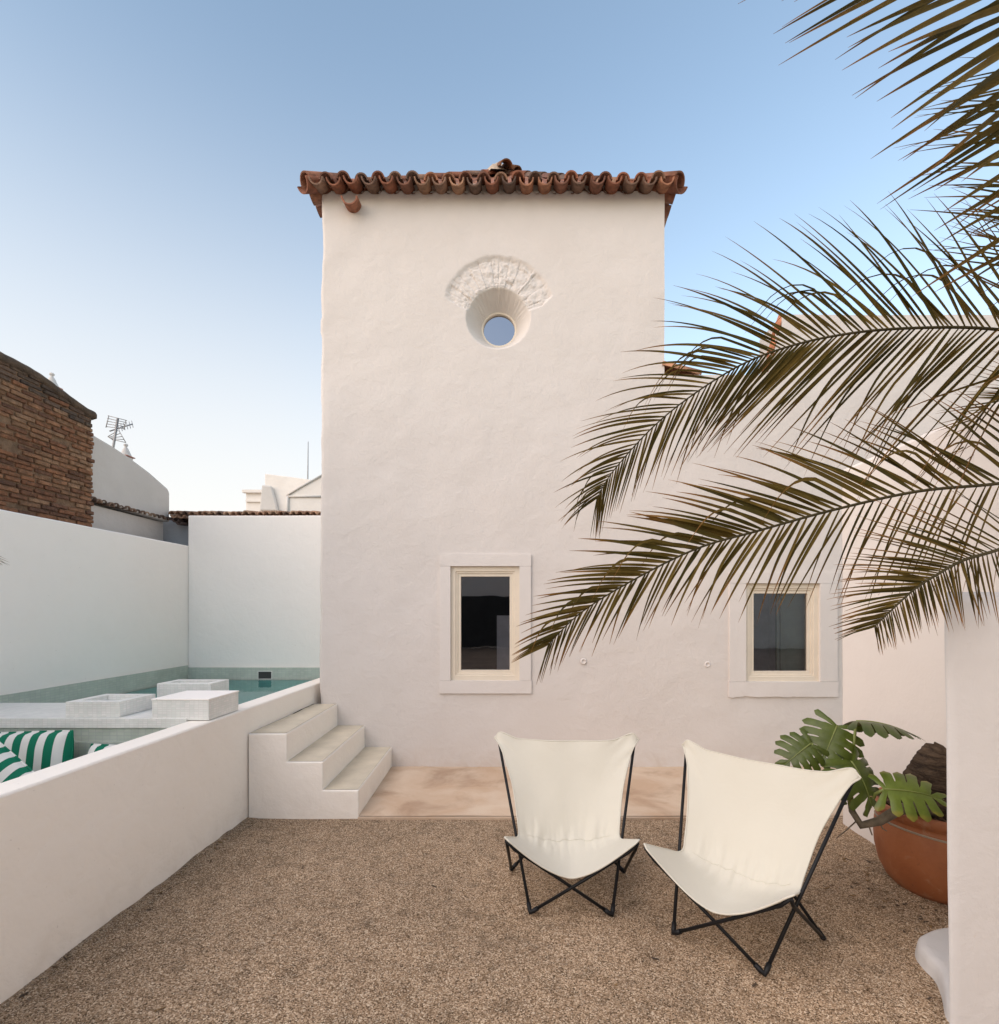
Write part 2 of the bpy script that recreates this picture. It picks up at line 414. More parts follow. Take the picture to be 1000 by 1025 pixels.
def und(x, z):
    w = 1.0
    for (a0, a1, b0, b1) in (OP, WL, WR):
        d = max(a0-x, x-a1, b0-z, z-b1, 0); w = min(w, min(1, d/.25))
    d = max(0, z+.05); w = min(w, 1)
    return w*(.011*nz(x, 0, z, 1.2)+.006*nz(x, 3, z, 3.3)+.0025*nz(x, 7, z, 9))
def fpt(i, j):
    k, v = path[i]; z = zs[j]; e = edge_x(z); r = .045
    if k == 's': return (e+.006*nz(0, v, z, 2), v, z)
    if k == 'a': return (e+r-r*math.cos(v), FY+r-r*math.sin(v)+und(e, z), z)
    x = v if v > -1.8 else e+r+(v+2.09)/(.29)*(-1.8-(e+r))
    return (x, FY+und(x, z), z)
def inside(r, x0, x1, z0, z1, eps=1e-4): return x0 > r[0]-eps and x1 < r[1]+eps and z0 > r[2]-eps and z1 < r[3]+eps
def fkeep(i, j):
    if path[i][0] != 'f' or path[i+1][0] != 'f': return True
    x0, x1, z0, z1 = path[i][1], path[i+1][1], zs[j], zs[j+1]
    for r in (OP, WL, WR):
        if inside(r, x0, x1, z0, z1): return False
    lim = TOPZ if x1 < 1.5+1e-3 else (4.13 if x1 < 2.601 else (4.35 if x1 < 2.661 else (4.6 if x1 < 2.726 else 4.76)))
    return z1 < lim+1e-3
b = MB()
b.grid(len(path)-1, len(zs)-1, fpt, True, keep=fkeep)
# right flank of the tower above the wing, tops of the wing
b.grid(8, 8, lambda i, j: (1.5, FY+.005+3.7*i/8, 4.0+(TOPZ-4.0)*j/8), False)
b.box(1.5, 2.60, FY+.02, FY+.4, 3.9, 4.125, skip='f'); b.box(2.725, 5.6, FY+.02, FY+.5, 4.0, 4.755, skip='f')
# splayed relief patch round the oculus
NT, NR = 480, 64
RR = {11: .33, 16: .50, 22: .593, 41: .603, 60: .612, 80: .618, 102: .63, 118: .617, 140: .60, 155: .585, 159: .578, 164: .45, 168: .33}
ang = sorted(RR)
def relief_R(t):
    if t <= ang[0] or t >= ang[-1]: return .33
    for a, c in zip(ang, ang[1:]):
        if a <= t <= c: return RR[a]+(RR[c]-RR[a])*(t-a)/(c-a)
rng = random.Random(3)
vous = []
t = 16.0
while t < 162:
    w = rng.choice((3.5, 5.5, 7.5, 11, 14)); r = .30; cells = []
    while r < .7:
        q = rng.choice((.06, .09, .13, .26, .3)); cells.append((r, r+q, rng.uniform(-.008, .007))); r += q
    vous.append((t, t+w, cells, rng.uniform(-.004, .004))); t += w
def sstep(a, b_, x):
    x = max(0, min(1, (x-a)/(b_-a))); return x*x*(3-2*x)
def relief(x, z):
    dx, dz = x-OC[0], z-OC[1]; r = math.hypot(dx, dz); t = math.degrees(math.atan2(dz, dx))
    if t < -90: t += 360
    t += 1.2*nz(x, 0, z, 9)
    Rm = relief_R(t)+.014*nz(x, 2, z, 8)
    d = Rm-r
    if d < -.05 or t < 5 or t > 175: return 0
    k = sstep(-.035, .03, d)*sstep(9, 17, t)*sstep(169, 163, t)
    h = .024
    for (a, c, cells, o) in vous:
        if a <= t < c:
            e = min(t-a, c-t)*math.pi/180*r
            h += o*1.6 + .012*(1-sstep(.0, .009, e))*(.4+.9*abs(nz(x, 11, z, 14)))
            for (r0, r1, o2) in cells:
                if r0 <= r < r1: h += o2+.008*(1-sstep(0, .010, min(r-r0, r1-r)))
            break
    h += .011*nz(x, 5, z, 16)+.006*nz(x, 6, z, 45)
    return k*h
def ppt(i, j):
    t = 2*math.pi*i/NT; c, s = math.cos(t), math.sin(t)
    rmax = .8/max(abs(c), abs(s)); rin = .335*(1+.012*nz(c*1.5, s*1.5, 4))
    k = j/NR
    r = rin+(rmax-rin)*k
    x, z = OC[0]+r*c, OC[1]+r*s
    y = FY+relief(x, z)
    if j == 0: y += .006
    return (x, y, z)
b.grid(NT, NR, ppt, True, True)
wall = hp(b.build('wall', M['tower'], recalc=False))
# conical splay of the oculus
b = MB()
def cpt(i, j):
    t = 2*math.pi*i/240; c, s = math.cos(t), math.sin(t); k = j/14
    r = .335*(1+.012*nz(c*1.5, s*1.5, 4))*(1-k)+.185*k
    y = FY+.006+.26*k
    if j == 0: y = ppt(i*2, 0)[1]
    if s > .1 and 0 < j < 14: r += (.008*nz(t*14, k*2, 1)+.004*nz(t*40, k*4, 2))*min(1, s*2)*math.sin(math.pi*k)**.5
    return (OC[0]+r*c, y, OC[1]+r*s)
b.grid(240, 14, cpt, True, True)
hp(b.build('window_splay', M['relief']))
oc = thing('round_window', '', ''); del oc['label'], oc['category']
hp(oc)
b = MB()
prof = [(.20, FY+.262), (.196, FY+.255), (.174, FY+.255), (.172, FY+.262), (.172, FY+.30)]
b.grid(96, 4, lambda i, j: (OC[0]+prof[j][0]*math.cos(2*math.pi*i/96), prof[j][1], OC[1]+prof[j][0]*math.sin(2*math.pi*i/96)), False, True)
b.build('frame', M['cream'], oc)
b = MB(); b.face([b.vert((OC[0]+.175*math.cos(-2*math.pi*i/64), FY+.285, OC[1]+.175*math.sin(-2*math.pi*i/64))) for i in range(64)])
b.build('pane', M['oculus_glass'], oc)
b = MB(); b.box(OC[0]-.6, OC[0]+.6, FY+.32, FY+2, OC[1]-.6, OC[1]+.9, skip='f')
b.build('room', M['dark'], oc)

# square windows
def ring(b, x0, x1, z0, z1, w, y0, y1):
    """mitred frame ring: outer rectangle, bar width w, front y0 back y1"""
    o = [(x0, z0), (x1, z0), (x1, z1), (x0, z1)]; n_ = [(x0+w, z0+w), (x1-w, z0+w), (x1-w, z1-w), (x0+w, z1-w)]
    k = len(b.v)
    for (x, z) in o: b.vert((x, y0, z))
    for (x, z) in n_: b.vert((x, y0, z))
    for (x, z) in o: b.vert((x, y1, z))
    for (x, z) in n_: b.vert((x, y1, z))
    for i in range(4):
        j = (i+1) % 4
        b.face((k+i, k+j, k+4+j, k+4+i)); b.face((k+4+i, k+4+j, k+12+j, k+12+i)); b.face((k+8+j, k+8+i, k+i, k+j)); b.face((k+8+i, k+8+j, k+12+j, k+12+i))
def surround(b, op, ou, worn):
    x0, x1, z0, z1 = ou; a0, a1, c0, c1 = op
    y0, y1 = FY-.022, FY+.05
    n = 26
    def slab(xa, xb, za, zb, bottom=False):
        m = max(2, int((xb-xa)/.02)); q = max(2, int((zb-za)/.04))
        def fn(i, j):
            x = xa+(xb-xa)*i/m; z = za+(zb-za)*j/q
            if worn and bottom and j == 0: z += .014*nz(x, 0, 1, 7)+.008*nz(x, 0, 2, 22)
            e = .0035*nz(x, 9, z, 9)
            if i == m and xb == x1: x += .006*nz(5, 0, z, 7)*(1.6 if worn else .6)
            if i == 0 and xa == x0: x += .006*nz(8, 0, z, 7)*.6
            return x, z, e
        k0 = len(b.v)
        b.grid(m, q, lambda i, j: (fn(i, j)[0], y0+fn(i, j)[2]*.6, fn(i, j)[1]), True)
        def rim(idx):
            for p, r_ in zip(idx, idx[1:]):
                P, Q = fn(*p), fn(*r_)
                b.face([b.vert(v) for v in ((P[0], y0+P[2]*.6, P[1]), (P[0], y1, P[1]), (Q[0], y1, Q[1]), (Q[0], y0+Q[2]*.6, Q[1]))])
        rim([(i, 0) for i in range(m+1)][::-1]); rim([(i, q) for i in range(m+1)]); rim([(0, j) for j in range(q+1)]); rim([(m, j) for j in range(q+1)][::-1])
    g = .0015
    slab(x0, x1, z0, c0-.002, True); slab(x0+.004, x1-.004, c1+.002, z1)
    slab(x0+.006, a0, c0, c1); slab(a1, x1-.006, c0, c1)
def window(op, ou, worn, kind):
    w = thing('window', '', ''); del w['label'], w['category']; hp(w)
    b = MB(); surround(b, op, ou, worn); b.build('surround', M['surround'], w)
    x0, x1, z0, z1 = op
    b = MB(); ring(b, x0, x1, z0, z1, .052, FY+.012, FY+.10); b.build('frame', M['cream'], w, bevel=.004)
    b = MB(); ring(b, x0+.050, x1-.050, z0+.050, z1-.050, .022, FY+.024, FY+.09); ring(b, x0+.070, x1-.070, z0+.070, z1-.070, .034, FY+.035, FY+.088)
    b.build('sash', M['cream'], w, bevel=.003)
    b = MB(); b.face([b.vert(p) for p in ((x0+.1, FY+.062, z0+.1), (x1-.1, FY+.062, z0+.1), (x1-.1, FY+.062, z1-.1), (x0+.1, FY+.062, z1-.1))])
    b.build('pane', M['glass'], w)
    # the room behind
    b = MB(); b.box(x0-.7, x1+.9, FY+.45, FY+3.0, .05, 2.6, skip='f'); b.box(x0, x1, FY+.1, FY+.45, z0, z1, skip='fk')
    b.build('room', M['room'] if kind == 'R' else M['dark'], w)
    if kind == 'R':
        b = MB(); b.box(x1-.30, x1-.06, FY+.16, FY+.185, z0+.01, z1-.09); b.box(x1-.33, x1-.304, FY+.15, FY+.20, z0+.01, z1-.06)
        b.box(x1-.36, x1-.332, FY+.17, FY+.21, z0+.01, z1-.03)
        b.build('shutter', M['shutter'], w, bevel=.003)
    else:
        b = MB(); b.box(x1-.28, x1-.10, FY+.9, FY+.94, .3, 1.6); b.build('reflection_strip', M['room'], w)  # pale panel imitating a white reflection at the right of the pane
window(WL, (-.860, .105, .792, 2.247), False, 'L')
window(WR, (2.170, 3.312, .757, 2.06), True, 'R')
# little round plugs in the wall
for (px, py) in ((584, 662), (708, 665)):
    p = W(px, py, FY); b = MB()
    b.grid(20, 5, lambda i, j: (p.x+(.034, .030, .020, .017, .010, 0)[j]*math.cos(.314159*i)*1.0, FY-(.0, .010, .014, .006, .004, .004)[j]-.003, p.z+(.034, .030, .020, .017, .010, 0)[j]*math.sin(.314159*i)), True, True)
    hp(b.build('wall_plug', M['surround'], recalc=True))

# ------------------------------------------------------------------ clay tiles
TC = [(.21,.078,.042), (.26,.098,.052), (.16,.068,.042), (.29,.13,.072), (.20,.115,.078), (.125,.075,.054), (.30,.165,.10)]
rt = random.Random(11)
def barrel(b, base, along, up, r0, r1, ln, convex, col=None, th=.014, n=9, light=.0):
    """one half-round clay tile: base = centre of its lower lip, along = unit vector up the slope"""
    along = V(along).normalized(); up = V(up); up = (up-along*up.dot(along)).normalized(); sd = along.cross(up)
    col = col or rt.choice(TC); f = rt.uniform(.8, 1.2); col = tuple(c*f for c in col)
    sg = 1 if convex else -1
    k0 = len(b.v)
    for (s_, r) in ((0, r0), (ln, r1)):
        for rr in (r, r-th):
            for q in range(n+1):
                a = math.pi*q/n
                p = V(base)+along*s_+sd*(math.cos(a)*rr)+up*(sg*math.sin(a)*rr)
                b.v.append(tuple(p))
    m = n+1
    for q in range(n):
        b.face((k0+q, k0+q+1, k0+2*m+q+1, k0+2*m+q), True, col)
        b.face((k0+m+q+1, k0+m+q, k0+3*m+q, k0+3*m+q+1), True, col)
        lip = tuple(min(1, c*1.12) for c in col)
        b.face((k0+q+1, k0+q, k0+m+q, k0+m+q+1), False, lip); b.face((k0+2*m+q, k0+2*m+q+1, k0+3*m+q+1, k0+3*m+q), False, col)
    for q in (0, n): b.face((k0+q, k0+2*m+q, k0+3*m+q, k0+m+q), False, col)
def eave(b, p0, p1, out, sp, r, slope, ln, courses=1, overhang=.14, jit=.006):
    """row of channel and cover tiles from p0 to p1; out = horizontal outward normal"""
    p0, p1, out = V(p0), V(p1), V(out); d = (p1-p0); L = d.length; d.normalize(); n = round(L/sp)
    al = (-out*math.cos(slope)+V((0,0,1))*math.sin(slope)); up = V((0,0,1))
    for c in range(courses):
        for k in range(n+1):
            o = V((rt.uniform(-jit, jit), rt.uniform(-jit, jit)*2, rt.uniform(-jit, jit)*.5))
            base = p0+d*(L*k/n)+out*overhang+al*(c*(ln-.08))+o
            barrel(b, base, al, up, r*rt.uniform(.97, 1.04), r*.86, ln, False)
        for k in range(n):
            o = V((rt.uniform(-jit, jit), rt.uniform(-jit, jit)*2, rt.uniform(-jit, jit)*.5))
            base = p0+d*(L*(k+.5)/n)+out*(overhang-.035)+al*(c*(ln-.08))+V((0,0,.0))+o
            barrel(b, base, al, up, r*rt.uniform(.92, .98), r*.78, ln, True)
XL, XR, YB = -2.10, 1.50, 9.15
EZ = 6.04; SL = R(15)
b = MB()
eave(b, (XL+.02, FY, EZ), (XR-.02, FY, EZ), (0,-1,0), .181, .074, SL, .56, 1, .21)
eave(b, (XL, FY+.05, EZ), (XL, YB, EZ), (-1,0,0), .185, .074, SL, .5, 1, .125)
eave(b, (XR, FY+.05, EZ), (XR, YB, EZ), (1,0,0), .185, .074, SL, .5, 1, .125)
# corner tiles
for (x, sx) in ((XL, -1), (XR, 1)):
    o = V((sx, -1, 0)).normalized()
    barrel(b, V((x, FY, EZ))+o*.21+V((0,0,.0)), -o*math.cos(.5)+V((0,0,.5)), (0,0,1), .105, .09, .5, False, (.24,.09,.05))
    barrel(b, V((x, FY, EZ))+o*.16+V((0,0,.01)), -o*math.cos(.5)+V((0,0,.5)), (0,0,1), .10, .085, .5, True, (.22,.09,.05))
# pyramid body with hip tiles and mortar cap
AP = V(((XL+XR)/2-.02, 7.3, 7.78)); zr = EZ+.02
cs = [V((XL-.02, FY-.02, zr)), V((XR+.02, FY-.02, zr)), V((XR+.02, YB, zr)), V((XL-.02, YB, zr))]
for q in range(4):
    A, Bq = cs[q], cs[(q+1) % 4]; n = 160
    cols = []
    def rp(i, j, A=A, Bq=Bq):
        u = i/n; k = j/12; base = A.lerp(Bq, u); p = base.lerp(AP, k)
        L = (Bq-A).length; ph = (u-.5)*L*(1-k)/.185*2*math.pi
        return p+V((0,0,.05*math.cos(ph)*(1-k)**.3))
    b.grid(n, 12, rp, True, colfn=lambda i, j: TC[(i//4+j) % 4])
    nn = 9
    for k in range(nn):
        p = A.lerp(AP, k/nn); al = (AP-A).normalized()
        barrel(b, p+V((0,0,-.02)), al, (0,0,1), .09, .075, .40, True)
roof = hp(b.build('roof', M['tile']))
b = MB()
b.lathe([(.02, .17), (.06, .15), (.11, .08), (.20, .0), (.27, -.12)], AP+V((0,0,-.02)), 20, wob=lambda a, z: 1+.18*nz(math.cos(a)*2, math.sin(a)*2, z*6))
for k in range(5):
    a = -1.2+.55*k
    barrel(b, AP+V((.33*math.cos(a), .33*math.sin(a)-.05, -.19)), V((-math.cos(a), -math.sin(a), .75)), (0,0,1), .09, .07, .28, True, (.45,.25,.15))
b.build('roof_cap', simple('roof_mortar', (.46,.37,.28), .95, .25, 12, .8, 40, .01, attr=True), roof)
b = MB()   # soffit slab that closes the eave above the wall
b.box(XL+.03, XR-.03, FY+.03, YB-.05, TOPZ-.01, TOPZ+.10)
b.build('eave_bed', M['surround'], roof)
# water spout: one channel tile poking out of the wall
b = MB(); p = W(354, 209, FY)
barrel(b, p+V((.0, -.15, .02)), (0, 1, .12), (0,0,1), .085, .08, .30, False, (.30,.12,.07))
hp(b.build('water_spout', M['tile']))
# tiles on the wing: a small lean-to against the tower and a tiled verge up the taller gable
b = MB(); rt.seed(44)
for k in range(5): barrel(b, V((1.88, FY+.05+.15*k, 4.125)), (-1, 0, .26), (0,0,1), .075, .07, .42, True, rt.choice([(.50,.27,.15), (.44,.22,.12), (.55,.33,.2)]))
b.box(1.51, 1.83, FY+.02, FY+.7, 4.05, 4.15, (.5,.3,.2))
hp(b.build('lean_to_roof', M['tile']))
b = MB(); al = V((.13, 0, .40))
for k in range(3): barrel(b, V((2.585+.05*k, FY+.04, 4.16+.19*k)), al, (-1,0,.3), .05, .045, .24, True, (.42,.16,.08))
hp(b.build('verge', M['tile']))
# ------------------------------------------------------------------ steps
steps = thing('steps', 'three white plastered steps with grey cement treads climbing to the pool wall', 'steps')
SX = [-2.172, -1.867, -1.58, -1.297]; SZ = [.677, .452, .226]
poly = [(SX[0], -.05), (SX[3], -.05), (SX[3], .226), (SX[2], .226), (SX[2], .452), (SX[1], .452), (SX[1], .677), (SX[0], .677)]
b = MB(); b.prism(poly, 4.13, 5.46, axis='y'); b.v = [(x-.065*(y-4.13)/1.33*(x > -2.1), y, z) for x, y, z in b.v]; b.build('stair_body', M['low'], steps, bevel=.008, recalc=True)
for k in range(3):
    b = MB(); xa, xb, z = SX[k], SX[k+1], SZ[k]
    b.grid(8, 20, lambda i, j: (xa+.004+(xb-xa-.012)*i/8-.065*(j/20)*(1 if k or i else 0), 4.145+(5.448-4.145)*j/20, z+.004+.001*nz(i, j, k)))
    b.build('tread', M['tread'], steps)
# ------------------------------------------------------------------ walls
def wavy_box(b, x0, x1, y0, y1, z0, z1, amp=.006, step=.12, rnd=.015):
    """plastered wall box with soft undulation"""
    nx_, ny_, nz_ = [max(1, round(a/step)) for a in (x1-x0, y1-y0, z1-z0)]
    def w(p):
        x, y, z = p
        return (x+amp*nz(x, y, z, 1.9), y+amp*nz(y, z, x+9, 1.9), z+amp*.7*nz(z+5, x, y, 1.9))
    def g(n, m, fn): b.grid(n, m, lambda i, j: w(fn(i/n, j/m)), False)
    lx, ly, lz = x1-x0, y1-y0, z1-z0
    g(nx_, nz_, lambda u, v: (x0+lx*u, y0, z0+lz*v)); g(nx_, nz_, lambda u, v: (x1-lx*u, y1, z0+lz*v))
    g(ny_, nz_, lambda u, v: (x1, y0+ly*u, z0+lz*v)); g(ny_, nz_, lambda u, v: (x0, y1-ly*u, z0+lz*v))
    g(nx_, ny_, lambda u, v: (x0+lx*u, y0+ly*v, z1))
def weld(o, d=.0008, smooth=True):
    bm = bmesh.new(); bm.from_mesh(o.data); bmesh.ops.remove_doubles(bm, verts=bm.verts, dist=d); bmesh.ops.recalc_face_normals(bm, faces=bm.faces)
    if smooth:
        for f in bm.faces: f.smooth = True
        for e in bm.edges:
            if len(e.link_faces) == 2 and e.calc_face_angle(0) > R(50): e.smooth = False
    bm.to_mesh(o.data); bm.free(); return o
b = MB(); wavy_box(b, -2.35, -2.18, -1.2, 6.95, -.05, .88, .004)
o = weld(b.build('pool_wall', M['low'], bevel=.012)); tag(o, 'low white plastered wall dividing the gravel from the pool lounge', 'wall')
b = MB(); wavy_box(b, -4.72, -4.47, -1.5, 7.2, -.05, 2.53, .006, .2)
o = weld(b.build('boundary_wall', M['wall'], bevel=.015)); tag(o, 'long white boundary wall on the left below the brick building', 'wall')
b = MB(); wavy_box(b, -4.469, -2.10, 6.96, 7.16, -.05, 2.935, .004, .2)
o = weld(b.build('boundary_wall', M['wall'], bevel=.012)); tag(o, 'white wall across the far end of the pool below a tile edge', 'wall')
b = MB(); wavy_box(b, 2.475, 2.75, 2.5, 4.03, -.05, 2.75, .006, .12)
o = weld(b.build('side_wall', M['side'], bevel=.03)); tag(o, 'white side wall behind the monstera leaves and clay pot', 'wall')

# pier at the right edge, leaning a touch, with a rounded plinth
pier = thing('pier', 'thick white plastered pier at the right edge with rounded plinth at its foot', 'pier')
fp = [(1.690, 2.05), (1.70, 2.042), (1.73, 2.036), (3.2, 2.036), (3.2, 2.36), (1.97, 2.36), (1.94, 2.352), (1.92, 2.33)]
b = MB()
zl = [-.05, .3, .6, .9, 1.2, 1.45, 1.6, 1.68, 1.715, 1.73]; ins = [0, 0, 0, 0, 0, 0, .004, .022, .05, .09]
cxp, cyp = 2.5, 2.2
def pp(i, j):
    x, y = fp[i % len(fp)]; z = zl[j]; e = ins[j]
    x2 = x+(e if x < cxp else -e); y2 = y+(e if y < cyp else -e)
    if x < 2.1: x2 += -.022*max(0, z-.2)/1.4+.006*nz(1, 1, z, 2.2)
    return (x2, y2, z)
nf = len(fp); b.grid(nf, len(zl)-1, pp, True, True)
b.face([len(b.v)-(len(zl))*nf+i*len(zl)+len(zl)-1 for i in range(nf)])
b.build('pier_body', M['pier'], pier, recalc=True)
ol = [(1.715, 2.06), (1.725, 2.11), (1.80, 2.22), (1.855, 2.32), (1.865, 2.40), (1.895, 2.49), (1.97, 2.56), (2.16, 2.62), (2.6, 2.64), (3.2, 2.64), (3.2, 2.06)]
ol = [tuple(catmull([V((*q, 0)) for q in ol[:9]], k/40)[:2]) for k in range(41)]+ol[9:]
b = MB(); n = len(ol)
zz = [-.03, .03, .055, .066, .07]; ii = [-.012, 0, .006, .018, .04]
cen = V((2.5, 2.28))
def lp(i, j):
    q = V(ol[i % n]); d = (cen-q).normalized(); q = q+d*ii[j]; return (q.x, q.y, zz[j])
b.grid(n, 4, lp, True, True); b.face([len(b.v)-5*n+i*5+4 for i in range(n)])
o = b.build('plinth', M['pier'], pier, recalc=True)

# ------------------------------------------------------------------ pool and lounge
pool = thing('pool', 'tiled plunge pool with sage green mosaic edge along the white walls', 'pool')
b = MB()
b.box(-4.469, -2.352, 6.93, 6.957, -.3, .90); b.box(-4.469, -4.445, 3.66, 6.93, -.3, .93)
b.build('tile_band', M['mosaic'], pool)
b = MB(); b.box(-4.445, -2.352, 4.26, 6.93, .16, .20); b.box(-4.445, -2.352, 6.90, 6.93, .20, .735, skip='t'); b.box(-4.445, -4.415, 4.26, 6.90, .20, .735, skip='t'); b.box(-2.372, -2.352, 4.26, 6.9, .20, .735, skip='t')
b.build('pool_lining', M['poolfloor'], pool)
b = MB(); ring(b, -3.515, -3.325, .745, .855, .008, 6.922, 6.94); b.build('skimmer', M['mosaicw'], pool)
b = MB(); b.box(-3.507, -3.333, 6.926, 6.9295, .753, .847); b.build('skimmer_dark_plate', M['dark'], pool)  # thin dark plate, the shade inside the skimmer hole done by colour
b = MB(); b.grid(20, 20, lambda i, j: (-4.415+(2.372-4.415+4.415-.0)*0+(-2.372+4.415)*i/20, 4.262+(6.90-4.262)*j/20, .742))
struct(b.build('water', M['water']))
plat = thing('pool_deck', 'white tiled deck platform with sage mosaic front beside the pool', 'platform')
b = MB(); b.box(-4.444, -2.352, 3.645, 4.27, .83, .90); b.build('deck_slab', M['mosaicw'], plat, bevel=.004)
b = MB(); b.box(-4.444, -2.352, 3.66, 4.258, -.3, .828); b.box(-4.444, -2.352, 3.635, 3.659, .0, .735); b.build('deck_front', M['mosaic'], plat)
b = MB(); b.box(-4.46, -2.352, 2.75, 3.634, .0, .42); b.box(-4.46, -3.75, .3, 2.749, .0, .42)
tag(b.build('lounge_bench', M['mosaic'], bevel=.006), 'sunken sage tiled bench under the striped cushions', 'bench')
b = MB(); b.box(-4.46, -2.36, -1.2, 3.66, -.04, .0)
struct(b.build('lounge_floor', M['tread']))
def planter(x0, x1, y0, y1, z0, z1, hollow, label):
    r = thing('planter_box', label, 'box', 'tiled boxes beside the pool')
    b = MB()
    if hollow:
        w = .06; b.box(x0, x1, y0, y0+w, z0, z1); b.box(x0, x1, y1-w, y1, z0, z1); b.box(x0, x0+w, y0+w, y1-w, z0, z1); b.box(x1-w, x1, y0+w, y1-w, z0, z1)
        b.build('box_wall', M['mosaicw'], r, bevel=.003)
        b = MB(); b.box(x0+w, x1-w, y0+w, y1-w, z0, z1-.065); b.build('box_base', M['mosaicw'], r)
    else:
        b.box(x0, x1, y0, y1, z0, z1-.012); b.build('box_wall', M['mosaicw'], r, bevel=.003)
        b = MB(); b.box(x0-.004, x1+.004, y0-.004, y1+.004, z1-.0115, z1); b.build('lid', M['wall'], r, bevel=.003)
planter(-2.60, -2.20, 3.655, 4.04, .884, 1.035, False, 'solid flat topped white tiled box straddling the low wall')
planter(-3.23, -2.845, 3.68, 4.04, .901, 1.01, True, 'hollow open white tiled box on the deck, farthest left of three')
planter(-3.16, -2.69, 4.50, 4.78, .20, 1.025, True, 'small pale tiled box standing in the pool water behind the others')
def cushion(loc, rot, w, h, t, label, name='cushion'):
    b = MB(); n = 28
    def sh(side):
        def fn(i, j):
            u, v = 2*i/n-1, 2*j/n-1
            k = (max(0, 1-abs(u)**4.5))*(max(0, 1-abs(v)**4.5))
            pin = 1-.05*(u*u)*(v*v)*0-.03*(abs(u)*abs(v))**2
            bul = k**.45
            z = side*t/2*bul+.008*nz(u*2, v*2, side)*bul
            return (u*w/2*(1-.03*(1-v*v)*0)*pin, z, v*h/2*pin*(1-.02*(1-u*u)))
        return fn
    b.grid(n, n, sh(-1)); b.grid(n, n, sh(1))
    rim = [(u, v) for u, v in [(2*i/60-1, -1) for i in range(60)]+[(1, 2*i/60-1) for i in range(60)]+[(1-2*i/60, 1) for i in range(60)]+[(-1, 1-2*i/60) for i in range(60)]]
    o = b.build(name, M['stripe'], recalc=False)
    weld(o, .0005)
    b2 = MB(); pts = [((u*w/2*(1-.03*(abs(u)*abs(v))**2)), 0, v*h/2*(1-.03*(abs(u)*abs(v))**2)*(1-.02*(1-u*u))) for u, v in rim]; pts.append(pts[0])
    b2.tube(pts, .006, 6, cap=False); b2.build('piping', M['stripe'], o)
    o.location = loc; o.rotation_euler = rot
    tag(o, label, 'cushion', 'striped cushions'); return o
cushion((-3.42, 3.50, .625), (R(-8), R(-2), 0), .78, .42, .17, 'large green and white striped cushion standing against the tiled deck')
cushion((-3.19, 3.14, .575), (R(-24), R(32), R(-12)), .44, .40, .13, 'smaller striped cushion tilted in front of the large one', 'cushion')
cushion((-2.72, 3.50, .555), (R(-14), R(4), 0), .46, .37, .13, 'striped cushion mostly hidden, its top edge peeking over the low wall')

# ------------------------------------------------------------------ neighbours on the left
brick = thing('brick_building', 'old brown brick building rising above the left boundary wall', 'building')
BX, BY0, BY1 = -4.80, 2.6, 5.845
def btop(y): return 3.86+.13*sstep(5.85, 5.1, y)+.03*(5.845-y)+.02*nz(y, 0, 0, 2)
b = MB(); rb = random.Random(5); z = 2.2; row = 0
BC = [(.26,.118,.058), (.21,.092,.046), (.28,.14,.073), (.175,.08,.042), (.24,.13,.07), (.30,.175,.10), (.155,.076,.045)]
while z < 4.3:
    h = rb.uniform(.033, .041); y = BY1-rb.choice((0, .012, .025))-(0 if row % 2 else .01); first = True
    while y > BY0:
        L = rb.uniform(.15, .235) if not (first and row % 2) else .10
        first = False
        y1, y0 = y, y-L; ym = (y0+y1)/2
        tz = btop(ym)
        zt = min(z+h, tz)
        if zt-z > .02:
            c = rb.choice(BC); f = rb.uniform(.84, 1.14)
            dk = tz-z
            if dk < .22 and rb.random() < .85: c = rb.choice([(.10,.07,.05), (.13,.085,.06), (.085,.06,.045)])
            c = tuple(v*f for v in c)
            dx = rb.uniform(-.008, .008)
            if rb.random() < .07: dx -= .03
            m = Matrix.Translation((BX-.06+dx, ym, (z+zt)/2+rb.uniform(-.004, .004))) @ Matrix.Rotation(rb.uniform(-.02, .02), 4, 'X') @ Matrix.Rotation(rb.uniform(-.03, .03), 4, 'Z')
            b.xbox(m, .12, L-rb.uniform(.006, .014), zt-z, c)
        y = y0-rb.uniform(.004, .012)
    z += h+rb.uniform(.008, .014); row += 1
o = b.build('brick_face', M['brick'], brick, bevel=.006, seg=1)
b = MB(); n = 40
pr = [(BY0, -.05), (BY1-.03, -.05)]+[(BY1-.03-(BY1-.03-BY0)*k/n, btop(BY1-(BY1-BY0)*k/n)-.02) for k in range(n+1)]
b.prism(pr, BX-.018, BX-3.4, axis='x'); b.build('wall', M['mortar'], brick, recalc=True)
b = MB()
def cp_(i, j):
    y = BY1+.01-(BY1-BY0)*i/120; t = btop(y)+.012*nz(y, 3, 0, 9)
    return ((BX-.10, y, t+.02), (BX+.000, y, t+.022), (BX+.020+.01*nz(y, 1, 0, 12), y, t-.005), (BX+.016+.01*nz(y, 5, 0, 14), y, t-.05+.02*nz(y, 2, 0, 7)), (BX-.05, y, t-.07))[j]
b.grid(120, 4, cp_, True); b.build('coping', simple('weathered_mortar', (.10,.07,.048), .95, .4, 9, 1.0, 50, .012), brick)
